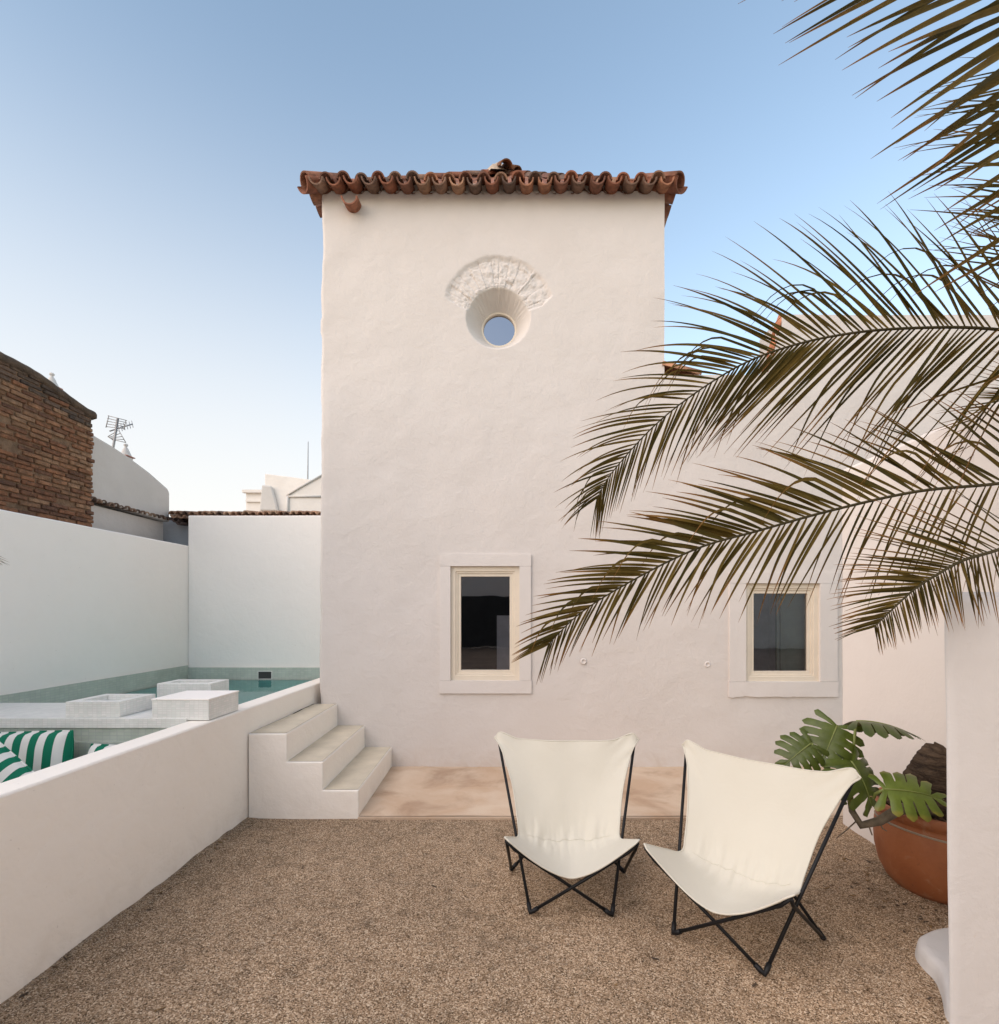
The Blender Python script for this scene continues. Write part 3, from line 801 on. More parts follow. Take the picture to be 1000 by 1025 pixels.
def chimney(parent, x, y, z0, ztop, s=1.0):
    H = ztop-z0; b = MB()
    b.box(x-.13*s, x+.13*s, y-.13*s, y+.13*s, z0, ztop-.42*s)
    b.build('chimney', M['oldwhite'], parent, bevel=.01)
    ch = COL.objects[-1] if False else bpy.context.scene.objects[-1]
    b = MB(); b.box(x-.17*s, x+.17*s, y-.17*s, y+.17*s, ztop-.419*s, ztop-.385*s); c1 = b
    c1.build('chimney_cap', simple('cap_tile', (.36,.17,.12), .85), parent, bevel=.006)
    b = MB(); b.lathe([(.16*s, ztop-.384*s), (.12*s, ztop-.30*s), (.07*s, ztop-.17*s), (.035*s, ztop-.12*s), (.03*s, ztop-.10*s), (.055*s, ztop-.07*s), (.062*s, ztop-.045*s), (.045*s, ztop-.015*s), (.012*s, ztop)], (x, y, 0), 20)
    b.build('chimney_pot', M['oldwhite'], parent)
p = W(52, 373, 8.0); chimney(brick, p.x, p.y, 3.7, p.z, .55)
gable = thing('parapet_house', 'weathered white house with sloping parapet beside the brick building', 'house')
GXf = -4.95; b = MB()
def gpx(px, py):
    y = 4.95*F/(CX-px); return (y, EYE-(py-CY)/F*y)
zE = 2.955
pl = [(5.86, zE), gpx(170, 523), gpx(170, 493), gpx(168, 489), gpx(150, 473), gpx(130, 458), gpx(112, 446), gpx(95, 436), (5.86, 3.75)]
b.prism(pl, GXf, GXf-.22, axis='x'); b.build('parapet', M['oldwhite'], gable, bevel=.02, recalc=True)
b = MB(); b.box(-8.5, GXf-.07, 5.90, 7.28, -.05, zE-.06); b.box(-8.5, GXf-.221, 5.9, 7.25, zE-.05, 3.30)
b.build('wall', M['oldwhite'], gable)
b = MB()
rt.seed(21)
for k in range(16):
    y = 5.9+k*.088
    barrel(b, V((GXf+.015+rt.uniform(-.015, .015), y, zE-.035+rt.uniform(-.008, .008))), (-1, 0, .12), (0,0,1), .046, .04, .2, True, rt.choice([(.20,.13,.09), (.12,.08,.06), (.26,.18,.12)]))
b.build('eave', M['tile'], gable)
p = W(126, 444, 7.9); chimney(gable, p.x, p.y, 3.3, p.z, .5)
rear = thing('rear_house', 'low house behind the far pool wall with clay tile eave', 'house')
b = MB(); b.box(-7.4, -2.16, 7.42, 11.0, -.05, 2.97); b.build('wall', M['greywall'], rear)
b = MB(); rt.seed(31)
for k in range(30):
    x = -4.86+k*.094
    c = rt.choice([(.33,.20,.13), (.24,.14,.09), (.40,.27,.18), (.17,.11,.08)])
    barrel(b, V((x, 7.22+rt.uniform(-.02, .02), 2.995+rt.uniform(-.008, .008))), (0, 1, .16), (0,0,1), .05, .045, .45, True, c)
    barrel(b, V((x+.047, 7.20+rt.uniform(-.02, .02), 2.985+rt.uniform(-.006, .006))), (0, 1, .16), (0,0,1), .05, .045, .45, False, c)
b.box(-4.9, -2.17, 7.40, 7.41, 2.9, 3.04, (.2,.13,.09))
b.build('eave', M['tile'], rear)
b = MB(); rt.seed(32)   # broken end of the eave
for (dx, dz, rr) in ((-.0, -.05, .05), (.05, -.09, .045), (-.06, -.02, .05)):
    barrel(b, V((-4.80+dx, 7.2, 2.98+dz)), (0, 1, .1), (0,0,1), rr, .04, .3, False, (.09,.06,.05))
b.build('eave_end', M['tile'], rear)
# far houses
def far_house(label, poly, y, depth, extra=None, mat=None):
    r = thing('far_house', label, 'house', 'pale houses far behind the pool wall')
    pts = [W(px, py, y) for px, py in poly]
    b = MB(); b.prism([(p.x, p.z) for p in pts], y, y+depth, axis='y'); b.build('wall', mat or M['oldwhite'], r, recalc=True, bevel=.03)
    if extra: extra(r)
    return r
M['farwhite'] = whitewash('far_limewash', (.78,.74,.69), (.62,.57,.52), lump=1.0)
def ex_a(r):
    b = MB(); a, c = W(244, 492, 22.0), W(268, 492, 22.0)
    b.box(a.x, c.x, 21.86, 22.05, a.z-.07, a.z+.05); b.box(a.x+.12, c.x, 21.92, 22.02, a.z-.45, a.z-.36)
    b.build('cornice', M['farwhite'], r)
far_house('small pale far house with a thin cornice, leftmost of the rooftops', [(246, 660), (246, 493), (267, 493), (267, 660)], 22.0, 4, ex_a, M['farwhite'])
def ex_b(r):
    a = W(271, 507, 20.0); b = MB(); b.prism([(a.x-.35, a.z-.2), (a.x+.35, a.z-.2), (a.x+.25, a.z+.25), (a.x+.1, a.z+.75), (a.x-.25, a.z+.80)], 19.8, 19.99, axis='y')
    b.build('buttress', M['oldwhite'], r, recalc=True, bevel=.05)
far_house('taller pale far house with slanting flat top beside the thin mast', [(265, 660), (265, 474), (290, 477), (311, 480), (311, 660)], 20.0, 3, ex_b, M['farwhite'])
def ex_c(r):
    b = MB()
    a, c, d = W(287, 496, 17.98), W(325, 474, 17.98), W(325, 497, 17.98)
    b.tube([a, W(300, 488, 17.98), c], .035, 6); b.tube([W(287, 497, 17.98), d], .04, 6); b.tube([W(288, 497, 17.98), W(288, 520, 17.98)], .05, 6)
    b.build('wall_trim', M['oldwhite'], r)
far_house('far house with a pointed gable close to the tower edge', [(286, 660), (286, 497), (300, 488), (312, 480), (325, 473), (345, 485), (345, 660)], 18.0, 2, ex_c, M['farwhite'])
b = MB(); p0, p1 = W(308, 484, 20.3), W(308.5, 442, 20.3)
b.tube([p0-V((0,0,.6)), p0, p1], [.03, .028, .012], 6)
tag(b.build('mast', M['metal']), 'thin bare mast standing on the far rooftops', 'mast')
# antenna
ant = thing('antenna', 'grey rooftop television antenna on a short mast beside a white chimney', 'antenna')
y0 = 7.6
def A_(px, py, dy=0): return W(px, py, y0+dy)
b = MB(); b.tube([A_(112.5, 465), A_(113, 450), A_(118, 418.5)], .017, 6); b.build('mast_pole', M['metal'], ant)
b = MB(); b.tube([A_(110, 431.5), A_(132.5, 424.5, .5)], .010, 6)
for k in range(7):
    q = A_(113, 430.5).lerp(A_(132.5, 424.5, .5), (k+1)/7); b.tube([q+V((-.05, .05, .07)), q-V((-.05, .05, .07))], .005, 5)
b.build('boom', M['metal'], ant)
b = MB()
for (s, base) in ((1, (110, 431)), (-1, (112, 433))):
    for k in range(5):
        t = k/4
        if s > 0: a, c = A_(108-2*t, 416+11*t), A_(127-3*t, 421+8*t)
        else: a, c = A_(108+5*t, 437+3*t), A_(118+8*t, 431+12*t)
        b.tube([a, c], .0055, 5)
    if s > 0: b.tube([A_(109, 416), A_(106, 428)], .006, 5); b.tube([A_(126, 421), A_(124, 430)], .006, 5)
    else: b.tube([A_(108, 437), A_(114, 441)], .006, 5); b.tube([A_(119, 431), A_(126, 443)], .006, 5)
b.build('reflector', M['metal'], ant)

# ------------------------------------------------------------------ chairs
FFp, RFp, FTp, BTp = V((.22,-.232,.012)), V((.353,.235,.012)), V((.342,-.284,.400)), V((.456,.423,.812))
FT2 = V((.346,-.291,.424))
def mir(p, s): return V((p.x*s, p.y, p.z))
SIDE = [V((.478,.408,.830)), V((.412,.332,.715)), V((.343,.20,.55)), V((.306,.085,.385)), V((.298,.02,.318)), V((.325,-.12,.368)), V((.356,-.306,.450))]
CEN = [V((0,.405,.785)), V((0,.33,.66)), V((0,.235,.48)), V((0,.15,.32)), V((0,.06,.238)), V((0,-.10,.212)), V((0,-.268,.222))]
def chair(loc, rz, label, seed):
    r = thing('butterfly_chair', label, 'chair', 'butterfly chairs on the gravel'); r.location = loc; r.rotation_euler = (0, 0, rz)
    for s in (-1, 1):
        d = V((0, .006*s, 0)); q = V((0, 0, 0))
        a, c = mir(FFp, s), mir(BTp, s)
        b = MB(); b.tube([a, a.lerp(c, .5), c+(c-a).normalized()*(-.0)], .0088, 10); o = b.build('leg', M['black'], r)
        b = MB(); x0 = mir(FFp, s); i1 = (mir(BTp, s)-x0).normalized(); i2 = (mir(FTp, -s)-x0).normalized()
        b.tube([x0+i1*.05, x0+i1*.02+V((0,0,-.002)), x0+V((0,0,.0)), x0+i2*.02+V((0,0,-.002)), x0+i2*.05], .0125, 10); b.build('foot_cap', M['black'], o)
        a, c = mir(RFp, s), mir(FTp, s)
        b = MB(); b.tube([a, a.lerp(c, .5), a.lerp(c, .93), mir(FT2, s)], .0088, 10); o = b.build('leg', M['black'], r)
        b = MB(); x0 = a; i1 = (c-a).normalized(); i2 = (mir(BTp, -s)-a).normalized()
        b.tube([x0+i1*.05, x0+i1*.02, x0, x0+i2*.02, x0+i2*.05], .0125, 10); b.build('foot_cap', M['black'], o)
        b = MB(); b.tube([mir(FFp, s)+d*.0, mir(FFp, s).lerp(mir(FTp, -s), .5)+d, mir(FFp, s).lerp(mir(FTp, -s), .93), mir(FT2, -s)], .0088, 10); b.build('cross_brace', M['black'], r)
        b = MB(); b.tube([mir(RFp, s), mir(RFp, s).lerp(mir(BTp, -s), .5)+d, mir(BTp, -s)], .0088, 10); b.build('cross_brace', M['black'], r)
    n, m = 72, 72
    def sp(i, j, off=0):
        u = 2*i/n-1; v = j/m; au = abs(u)
        S_, C_ = catmull(SIDE, v), catmull(CEN, v)
        pw = 3.2 if v < .08 else (3.2-1.2*sstep(.08, .4, v))
        if v > .6: pw = 2.0-.42*sstep(.62, .9, v)
        k = au**pw
        p = V((S_.x*u, C_.y+(S_.y-C_.y)*k, C_.z+(S_.z-C_.z)*k))
        # rounded pockets over the rod ends
        e = sstep(.12, 0, v)
        p.z += e*(.020*sstep(.66, .88, au)*sstep(1.02, .90, au) - .030*sstep(.93, 1, au))
        p.y += e*.006*math.sin(u*9)
        e = sstep(.90, 1, v)
        p.y += e*.022*sstep(.93, 1, au); p.z -= e*.010*sstep(.93, 1, au)
        # folds radiating from the bend of the seat
        w = math.exp(-((v-.60)/.13)**2)
        p.z += w*.015*nz(u*4.5+seed, v*3.0-u*1.5, seed)*(1-au**6)+(w*.012*nz(u*9+seed, v*5+u*3, seed+4)+w*.007*nz(u*17+seed, v*7-u*6, seed+5))*(1-au**6)
        p.y += w*.016*nz(u*5+seed, v*3.5+u*2, seed+8)*(1-au**6)
        p.y += .010*nz(u*2, v*3, seed+2)*(1-au**6)
        # ripples running in from the corners
        w2 = sstep(.45, .95, au)*sstep(.30, .02, v); p.y += .016*w2*nz((v*14+au*6), u*2, seed+3)
        return p
    b = MB(); b.grid(n, m, sp)
    o = b.build('canvas_sling', M['canvas'], r)
    md = o.modifiers.new('Solidify', 'SOLIDIFY'); md.thickness = .0035; md.offset = 0
    b = MB(); loop = [sp(0, j) for j in range(m)]+[sp(i, m) for i in range(n)]+[sp(n, m-j) for j in range(m)]+[sp(n-i, 0) for i in range(n)]
    loop.append(loop[0]); b.tube(loop, .0048, 6, cap=False); b.build('hem', M['canvas'], o)
    # seam across the seat bend
    b = MB(); b.tube([sp(i, 44)+V((0, -.001, .003)) for i in range(6, n-5)], .0016, 5); b.build('seam', M['canvas'], o)
chair((.278, 3.038, .006), -.045, 'cream canvas butterfly chair facing straight out, back towards the tiled terrace', 1.3)
chair((1.090, 2.657, .006), -.747, 'cream canvas butterfly chair turned sideways, nearer to the clay pot', 6.1)

# ------------------------------------------------------------------ pot, palm, monstera
PC = V((2.50, 3.10, 0)); PR = .335
pot = thing('clay_pot', 'large round terracotta pot with grey cord under its rim', 'pot'); pot.location = PC
prof = [(.0, .0), (.20, .0), (.235, .006), (.275, .05), (.308, .12), (.328, .21), (.334, .29), (.330, .36), (.320, .41), (.314, .425), (.330, .437), (.348, .455), (.350, .480), (.340, .497), (.322, .500), (.306, .490), (.300, .46), (.296, .42)]
b = MB(); b.lathe(prof, (0,0,0), 72, wob=lambda a, z: 1+.012*nz(math.cos(a), math.sin(a), z*2)); b.build('pot_body', M['pot'], pot)
b = MB(); b.tube([((.322)*math.cos(a), (.322)*math.sin(a), .388+.01*math.sin(a*2+1)) for a in [2*math.pi*k/64 for k in range(65)]], .007, 6, cap=False); b.build('cord', M['rope'], pot)
b = MB(); b.grid(60, 12, lambda i, j: ((.302*j/12)*math.cos(2*math.pi*i/60), (.302*j/12)*math.sin(2*math.pi*i/60), .455+.025*nz(math.cos(i/9.55)*j*.5, math.sin(i/9.55)*j*.5, 1)+.02*(1-j/12)), False, True)
rs = random.Random(2)
for k in range(420):
    a, q = rs.uniform(0, 6.283), .29*math.sqrt(rs.random()); s = rs.uniform(.008, .022)
    m = Matrix.Translation((q*math.cos(a), q*math.sin(a), .468+rs.uniform(0, .02)+.02*(1-q/.3))) @ Matrix.Rotation(rs.uniform(0, 3), 4, (rs.random(), rs.random(), 1))
    b.xbox(m, s*1.7, s, s*.35)
b.build('mulch', M['soil'], pot)

palm = thing('palm_tree', 'potted palm leaning right with long drooping fronds over the courtyard', 'palm tree'); palm.location = (PC.x+.02, PC.y, .47)
def pk(o):
    o.parent = palm; o.matrix_parent_inverse = Matrix.Translation(-palm.location); return o
CROWN = W(1190, 450, 2.35)
b = MB()
tp = [V((2.46, 3.14, .36)), V((2.53, 3.13, .56)), V((2.68, 3.06, .84)), V((2.82, 2.92, 1.12)), V((2.93, 2.74, 1.45)), V((2.97, 2.55, 1.9)), CROWN+V((0,.02,-.05)), CROWN+V((0,0,.1))]
ks = 180; pts = [catmull(tp, k/ks) for k in range(ks+1)]
tr = [.205 if k < 32 else .205-.06*sstep(32, 90, k) for k in range(ks+1)]; tr[-1] = .05; tr[-2] = .09; tr[-3] = .12
def scar(k, q):
    sp_ = (k*.34+q*.075+.35*nz(k*.06, q*.3, 5)) % 1.0; return 1+.05*(1-sp_)*(.6+.8*abs(nz(k*.15, q*.5, 8)))-.02+.05*nz(k*.08, q*.5, 2)
b.tube(pts, tr, 40, wob=scar); pk(b.build('trunk', M['bark']))
PALM_G = [(.080,.057,.012), (.100,.069,.015), (.062,.049,.011), (.118,.080,.018)]
def frond(parent_fn, ctrl, nrm, lens, angs, seed, n=64, width=.016, droop=(.10, .10), lift=(.25, .25), start=.08, brown=.5, curl=.0, rr_=.0065, name='frond'):
    """ctrl: rachis world points base->tip, nrm: plane normal (points at the viewer side);
    lens=(base, mid, tip) leaflet lengths, angs=(base,tip) angles off the rachis, per side droop and lift"""
    rg = random.Random(seed); b = MB(); vc = []
    nrm = V(nrm).normalized()
    L = sum((ctrl[k+1]-ctrl[k]).length for k in range(len(ctrl)-1))
    ra = [catmull(ctrl, k/60) for k in range(61)]
    for sidx, sgn in enumerate((-1, 1)):   # upper side first, then lower
        for k in range(n):
            t = start+(1-start)*(k+.5*(sidx)+rg.uniform(-.25, .25))/n
            if t > .995: t = .995
            p = catmull(ctrl, t); T = (catmull(ctrl, min(1, t+.01))-catmull(ctrl, max(0, t-.01))).normalized()
            Sd = nrm.cross(T).normalized()*sgn; Nn = T.cross(Sd*sgn).normalized()
            if Nn.dot(nrm) < 0: Nn = -Nn
            an_ = angs[sidx] if isinstance(angs[0], tuple) else angs; a = an_[0]+(an_[1]-an_[0])*t+rg.uniform(-4, 4)
            a = R(a)
            le = lens[sidx] if isinstance(lens[0], tuple) else lens; l = (le[0]*(1-t)**2+2*le[1]*t*(1-t)+le[2]*t*t)*rg.uniform(.86, 1.1)
            li = lift[sidx]+rg.uniform(-.12, .12)
            d = (T*math.cos(a)+Sd*math.sin(a)+Nn*li).normalized()
            dr = droop[sidx]*rg.uniform(.5, 1.5)
            fold = rg.random() < curl
            ns = 12; w0 = (width[sidx] if isinstance(width, tuple) else width)*rg.uniform(.8, 1.15)*(.42+.58*min(1, (1-t)*2.2))
            wdir = d.cross(Nn).normalized(); wdir = (wdir*math.cos(.5)+Nn*math.sin(.5)*sgn*rg.choice((1, 1, .4))).normalized()
            g = rg.choice(PALM_G); gf = rg.uniform(.8, 1.25)
            bt = brown*rg.uniform(.2, 1.2)
            pos = V(p); dd = V(d); base = len(b.v)
            tw = rg.uniform(-.25, .25)
            for s in range(ns+1):
                q = s/ns
                ww = w0*(min(1, .45+q*4))*(1-q**1.9)+.0008
                wd = wdir.copy(); wd.rotate(Quaternion(dd, tw*q))
                vv = dd.cross(wd).normalized()*(ww*.35)
                b.v.append(tuple(pos-wd*ww*.5)); b.v.append(tuple(pos+vv)); b.v.append(tuple(pos+wd*ww*.5))
                e = max(0, (q-(1-bt))/max(.05, bt)) if bt > 0 else 0
                e = min(1, e)*.9
                c = tuple((g[i]*(1-e)+(.27,.125,.038)[i]*e)*gf for i in range(3)); vc += [c, c, c]
                dd = (dd+V((0,0,-1))*dr/ns*(.4+1.2*q)).normalized()
                if fold and .38 < q < .80: dd = (dd+V((0,0,-.34))+T*.12).normalized()
                pos = pos+dd*(l/ns)
            for s in range(ns):
                for h in (0, 1):
                    i0 = base+s*3+h; b.face((i0, i0+1, i0+4, i0+3), True)
    o = b.build(name, M['palm'], vcol=vc, uv=False)
    parent_fn(o)
    b2 = MB(); vcr = []
    rad = [rr_*(1-k/60)**.8+.0015 for k in range(61)]
    b2.tube(ra, rad, 8)
    rc = b2.build('rachis', M['rachis']); rc.parent = o; rc.matrix_parent_inverse = o.matrix_world.inverted() if False else Matrix.Identity(4)
    return o
M['rachis'] = simple('palm_rachis', (.045,.036,.014), .6, .2, spec=.2)
def pw(*l): return [W(*p) for p in l]
# the long upper frond
frond(pk, [CROWN]+pw((1100, 345, 2.3), (1000, 330, 2.3), (928, 328, 2.3), (856, 333, 2.32), (789, 347, 2.36), (731, 371, 2.4), (664, 418, 2.46), (615, 470, 2.5), (597, 500, 2.52)),
      (.05,-1,.1), ((.78, .74, .20), (1.25, .62, .2)), ((64, 30), (55, 22)), 1, n=96, width=(.021, .0155), droop=(.45, .14), lift=(.10, .05), start=.10, brown=.4, curl=.22)
# the long lower frond
frond(pk, [CROWN]+pw((1100, 470, 2.25), (1000, 484, 2.2), (918, 492, 2.18), (832, 511, 2.16), (760, 531, 2.14), (698, 549, 2.12), (635, 580, 2.1), (582, 613, 2.08), (548, 646, 2.08)),
      (.05,-1,.15), ((.62, .66, .15), (.72, .50, .16)), ((46, 24), (52, 24)), 2, n=80, width=(.025, .016), droop=(.22, .30), lift=(.1, .15), start=.10, brown=.5, curl=.10)
# the short frond at lower right
frond(pk, [CROWN]+pw((1080, 522, 2.1), (1000, 550, 1.95), (964, 561, 1.92), (935, 577, 1.9), (914, 591, 1.89), (890, 613, 1.88), (875, 628, 1.88)),
      (.05,-1,.1), ((.58, .42, .13), (.36, .20, .10)), ((42, 30), (86, 50)), 3, n=58, width=(.012, .0145), droop=(.16, .16), lift=(.0, .1), start=.22, brown=.6)
# frond arching over from the upper right, nearer to the viewer
frond(pk, [CROWN]+pw((1175, 330, 2.1), (1140, 200, 1.9), (1090, 80, 1.75), (1015, -20, 1.65), (930, -100, 1.6)),
      (.1,-1,0), ((.5, .5, .3), (.92, .98, .62)), ((70, 40), (77, 57)), 4, n=66, width=.029, droop=(.1, .10), lift=(.0, .0), start=.14, brown=.35)
# fronds behind, filling the right edge
frond(pk, [CROWN]+pw((1200, 330, 2.5), (1170, 230, 2.6), (1110, 120, 2.7), (1060, 60, 2.75)),
      (0,-1,.1), ((.7, .7, .3), (1.3, 1.6, .7)), ((60, 40), (86, 68)), 5, n=58, width=.021, droop=(.1, .12), lift=(.1, .1), start=.12, brown=.3)
frond(pk, [CROWN]+pw((1150, 420, 2.6), (1090, 390, 2.75), (1040, 400, 2.85), (1005, 440, 2.9)),
      (0,-1,.2), ((.5, .5, .25), (.8, .9, .3)), ((60, 40), (60, 30)), 6, n=48, width=.016, droop=(.1, .15), lift=(.1, .1), start=.15, brown=.3)
# crown fronds out of the photograph on the far side
for q, (dx, dy, dz) in enumerate(((1.6, .4, .5), (1.2, 1.3, .9), (.9, -1.0, 1.0), (1.5, -.4, -.2))):
    frond(pk, [CROWN, CROWN+V((dx*.35, dy*.35, dz*.5+.25)), CROWN+V((dx*.7, dy*.7, dz*.7+.25)), CROWN+V((dx, dy, dz*.6-.1))], (-.2,-.3,1), (.5, .6, .15), (65, 25), 10+q, n=36, width=.018, droop=(.2, .2), lift=(.3, .3), brown=.3)
# second palm just outside the left edge, only a few leaflet tips reach in
palm2 = thing('palm_tree', 'small palm at the far left whose leaf tips reach past the white wall', 'palm tree'); palm2.location = (-3.30, 2.35, 0)
def pk2(o):
    o.parent = palm2; o.matrix_parent_inverse = Matrix.Translation(-palm2.location); return o
C2 = V((-3.30, 2.35, 1.75)); b = MB(); b.tube([(-3.30, 2.35, .0), (-3.31, 2.35, .9), (-3.30, 2.35, 1.8)], [.10, .075, .05], 20, wob=lambda k, q: 1+.06*nz(k*3, q, 1)); pk2(b.build('trunk', M['bark']))
for q, a in enumerate((-.35, 1.2, 2.4, 3.4, 4.4)):
    e = V((math.cos(a), math.sin(a), 0)); Lx = .47 if q == 0 else .7
    frond(pk2, [C2, C2+e*Lx*.4+V((0,0,.30)), C2+e*Lx*.8+V((0,0,.30)), C2+e*Lx+V((0,0,.2))], (0,-.2,1), (.14, .2, .08), (60, 30), 30+q, n=24, width=.012, droop=(.2, .2), lift=(.2, .2), brown=.5)

# monstera
mon = thing('monstera', 'monstera with large split green leaves growing over the pot rim', 'plant'); mon.location = (PC.x-.1, PC.y-.05, .47)
def mk(o, par=None):
    o.parent = par or mon; o.matrix_parent_inverse = Matrix.Identity(4) if par else Matrix.Translation(-mon.location); return o
def mleaf(base, tipdir, normal, ln, wd, seed, petiole_from, cup=.15, tipdroop=.25, bright=1.0, yellow=0):
    """split leaf: heart shaped blade with finger lobes either side of the midrib"""
    rg = random.Random(seed); X = V(tipdir).normalized(); Nm = V(normal); Nm = (Nm-X*Nm.dot(X)).normalized(); Y = Nm.cross(X)
    b = MB(); vc = []
    def P(t, w):   # t along midrib (can be <0 for the lobes behind), w signed half width
        q = max(0, t)
        h = -tipdroop*ln*q*q+cup*abs(w)-.9*abs(w)**2/wd
        return V(base)+X*(t*ln)+Y*w+Nm*h
    col = lambda e: tuple(c*bright*(1-.15*e) for c in (.082, .112, .018))
    def wmax(t): return wd*.5*max(.0, (1-((t-.32)/.72)**2))**.62 if t > -.25 else wd*.3
    nl = 6
    for sg in (1, -1):
        edges = [-.12+(1.06)*k/nl for k in range(nl+1)]
        for k in range(nl):
            t0, t1 = edges[k], edges[k+1]; g = (t1-t0)
            sweep = .10+.22*k/nl-.28*(1-k/nl)**2
            W_ = wmax((t0+t1)/2+sweep*.5)*rg.uniform(.92, 1.06); ns = 9; base_i = len(b.v)
            gap = rg.uniform(.09, .17) if k < nl-1 else .03
            for s in range(ns+1):
                q = s/ns; w = W_*q
                f = 1.06-(gap+.06)*sstep(.32, .42, q)
                f *= math.sqrt(max(0, 1-max(0, (q-.80)/.20)**2))*.9+.1
                tc = (max(t0, 0)+max(t1, 0))/2*(1-q)+(.40+((t0+t1)/2-.40)*1.32)*q+(.06 if k else -.02)*q**1.3
                gh = ((max(t1, 0)-max(t0, 0))*(1-q)+g*1.34*q)*f*.5
                if gh < .004: gh = .004 if q < .98 else .002
                for m_ in range(4):
                    tt = tc-gh+2*gh*m_/3
                    pt = P(tt, sg*w)+Nm*(.0035*math.sin(math.pi*m_/3)*min(1, q*3))
                    b.v.append(tuple(pt)); e = rg.random()*.5
                    c = col(e)
                    if yellow and q > .8: c = tuple(c[i]*(1-yellow)+(.36,.25,.05)[i]*yellow for i in range(3))
                    vc.append(c)
            for s in range(ns):
                for m_ in range(3):
                    i0 = base_i+s*4+m_; b.face((i0, i0+1, i0+5, i0+4), True)
    o = mk(b.build('leaf', M['monstera'], vcol=vc, uv=False))
    b = MB(); b.tube([P(k/10, 0)+Nm*.002 for k in range(11)], [.004*(1-k/11)+.001 for k in range(11)], 6); mk(b.build('midrib', M['petiole']), o)
    pf = V(petiole_from); md = pf.lerp(V(base), .55)+V((0,0,.04)); b = MB()
    b.tube([pf, md, V(base)], [.012, .009, .007], 8); mk(b.build('petiole', M['petiole']), o)
S0 = W(862, 826, 2.88)
b = MB(); b.tube([V((2.42, 3.0, .47)), W(915, 806, 2.86), W(897, 812, 2.84), W(880, 822, 2.85), S0, W(853, 812, 2.92), W(850, 795, 2.96)], [.028, .030, .028, .024, .022, .018, .014], 12, wob=lambda k, q: 1+.08*nz(k*2, q, 3)); mk(b.build('stem', M['stem']))
for k, pl in enumerate((((868, 822, 2.86), (873, 836, 2.84)), ((857, 822, 2.88), (846, 832, 2.86), (837, 839, 2.84)), ((878, 820, 2.85), (884, 830, 2.83), (888, 832, 2.82)))):
    b = MB(); b.tube(pw(*pl), [.004, .0035, .002][:len(pl)], 6); mk(b.build('aerial_root', M['stem']))
mleaf(W(838, 726, 3.0), (-.55,-.35,-.75), (-.35,-.85,.45), .25, .36, 1, W(852, 800, 2.95), .12, .2, 1.0)
mleaf(W(812, 744, 2.98), (-.85,-.2,-.5), (-.3,-.8,.5), .20, .27, 2, W(846, 805, 2.93), .1, .3, .9)
mleaf(W(857, 722, 2.95), (.75,-.35,.12), (-.1,.22,1), .26, .40, 3, W(851, 798, 2.94), .05, .35, .75)
mleaf(W(852, 762, 2.84), (.35,-.45,-.75), (.1,-.6,.85), .24, .36, 4, W(852, 808, 2.9), .1, .3, 1.05)
mleaf(W(885, 790, 2.74), (.85,-.35,.1), (.05,-.72,.75), .27, .29, 5, W(866, 816, 2.86), .12, .35, 1.6, .35)
mleaf(W(852, 764, 2.9), (-.6,-.5,-.3), (-.1,-.6,.85), .20, .24, 6, W(851, 806, 2.9), .1, .3, 1.0)

# ------------------------------------------------------------------ house across the courtyard (seen only in the window panes), plus an added bounce wall
opp = thing('courtyard_house', 'white house across the courtyard, mirrored in the tower window panes', 'house')
b = MB(); b.box(-9, 3.5, -13.2, -13.0, -.05, 5.0); b.box(3.5, 14, -13.4, -12.9, -.05, 5.2); b.build('wall', M['wall'], opp)
b = MB(); b.box(-7.5, 2.2, -12.99, -12.96, .0, 2.35); b.build('dark_doorway_sheet', M['dark'], opp)  # dark sheet on the wall in place of a shaded door opening
b = MB(); b.box(3.2, 3.5, -12.9, 1.9, -.05, 4.6); b.build('bounce_wall', M['low'], opp)  # out-of-view wall added to bounce warm light onto the low wall
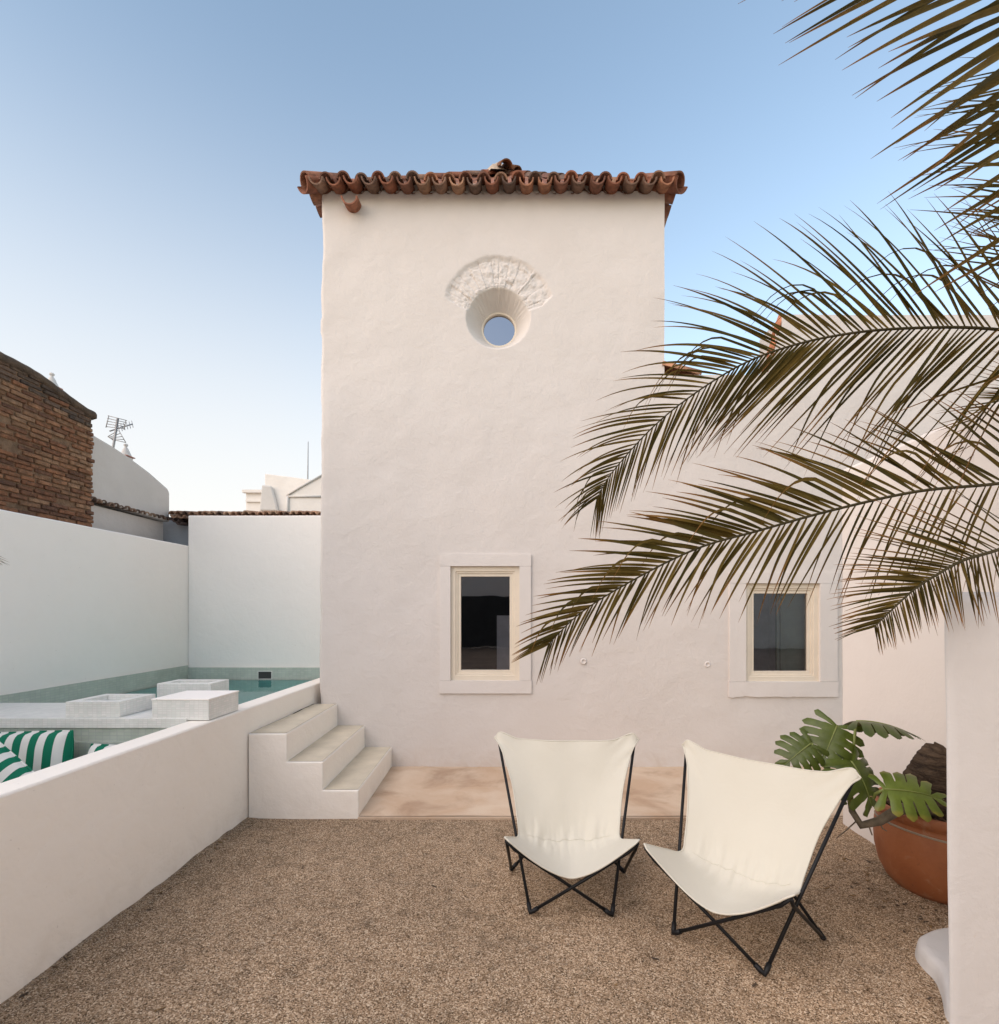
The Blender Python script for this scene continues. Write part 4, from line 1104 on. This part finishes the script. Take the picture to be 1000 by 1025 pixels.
# ------------------------------------------------------------------ sky, sun, camera
SUN_EL, SUN_AZ = 12.0, -130.0      # azimuth clockwise from +Y (view direction); negative = left
w = bpy.data.worlds.new('World'); sc.world = w; w.use_nodes = True; nt = w.node_tree
sky = nt.nodes.new('ShaderNodeTexSky'); sky.sky_type = 'NISHITA'; sky.sun_disc = False
sky.sun_elevation = R(SUN_EL); sky.sun_rotation = R(SUN_AZ)
sky.altitude = 0; sky.air_density = 1.0; sky.dust_density = .5; sky.ozone_density = 1.0
bg = nt.nodes['Background']; bg.inputs[1].default_value = .15
skyc = mix(nt, 1.0, sky.outputs[0], (1.05, .965, .89), 'MULTIPLY')
# thin evening haze low in the sky, thicker towards the left (west)
tc = nt.nodes.new('ShaderNodeTexCoord'); sx = nt.nodes.new('ShaderNodeSeparateXYZ'); nt.links.new(tc.outputs['Generated'], sx.inputs[0])
def mrange(src, a, b_, c, d_):
    m_ = nt.nodes.new('ShaderNodeMapRange'); m_.interpolation_type = 'SMOOTHSTEP'
    for k_, v_ in enumerate((a, b_, c, d_)): m_.inputs[k_+1].default_value = v_
    nt.links.new(src, m_.inputs[0]); return m_.outputs[0]
hz = N(nt, 'ShaderNodeMath', operation='MULTIPLY')
nt.links.new(mrange(sx.outputs[2], .12, .76, .86, 0.0), hz.inputs[0]); nt.links.new(mrange(sx.outputs[0], -.45, .35, 1.0, .25), hz.inputs[1])
skyc = mix(nt, hz.outputs[0], skyc, (2.30, 2.19, 2.11))
nt.links.new(skyc, bg.inputs[0])
l = bpy.data.lights.new('sun', 'SUN'); l.energy = 1.1; l.angle = R(80); l.color = (1.0, .83, .72)
so = bpy.data.objects.new('sun', l); COL.objects.link(so)
LE, LA = R(SUN_EL+32), R(SUN_AZ+6)
d = V((math.sin(LA)*math.cos(LE), math.cos(LA)*math.cos(LE), math.sin(LE)))
so.rotation_euler = (-d).to_track_quat('-Z', 'Y').to_euler()
cam = bpy.data.cameras.new('camera'); co = bpy.data.objects.new('camera', cam); COL.objects.link(co)
co.location = (0, 0, EYE); co.rotation_euler = (R(90), 0, 0)
cam.sensor_width = 36; cam.lens = F/1025*36; cam.shift_x = -(CX-500)/1025; cam.shift_y = (CY-512.5)/1025
cam.clip_start = .05; cam.clip_end = 2000
sc.camera = co
sc.view_settings.view_transform = 'Standard'; sc.view_settings.look = 'None'; sc.view_settings.gamma = 1
sc.view_settings.exposure = 1.53
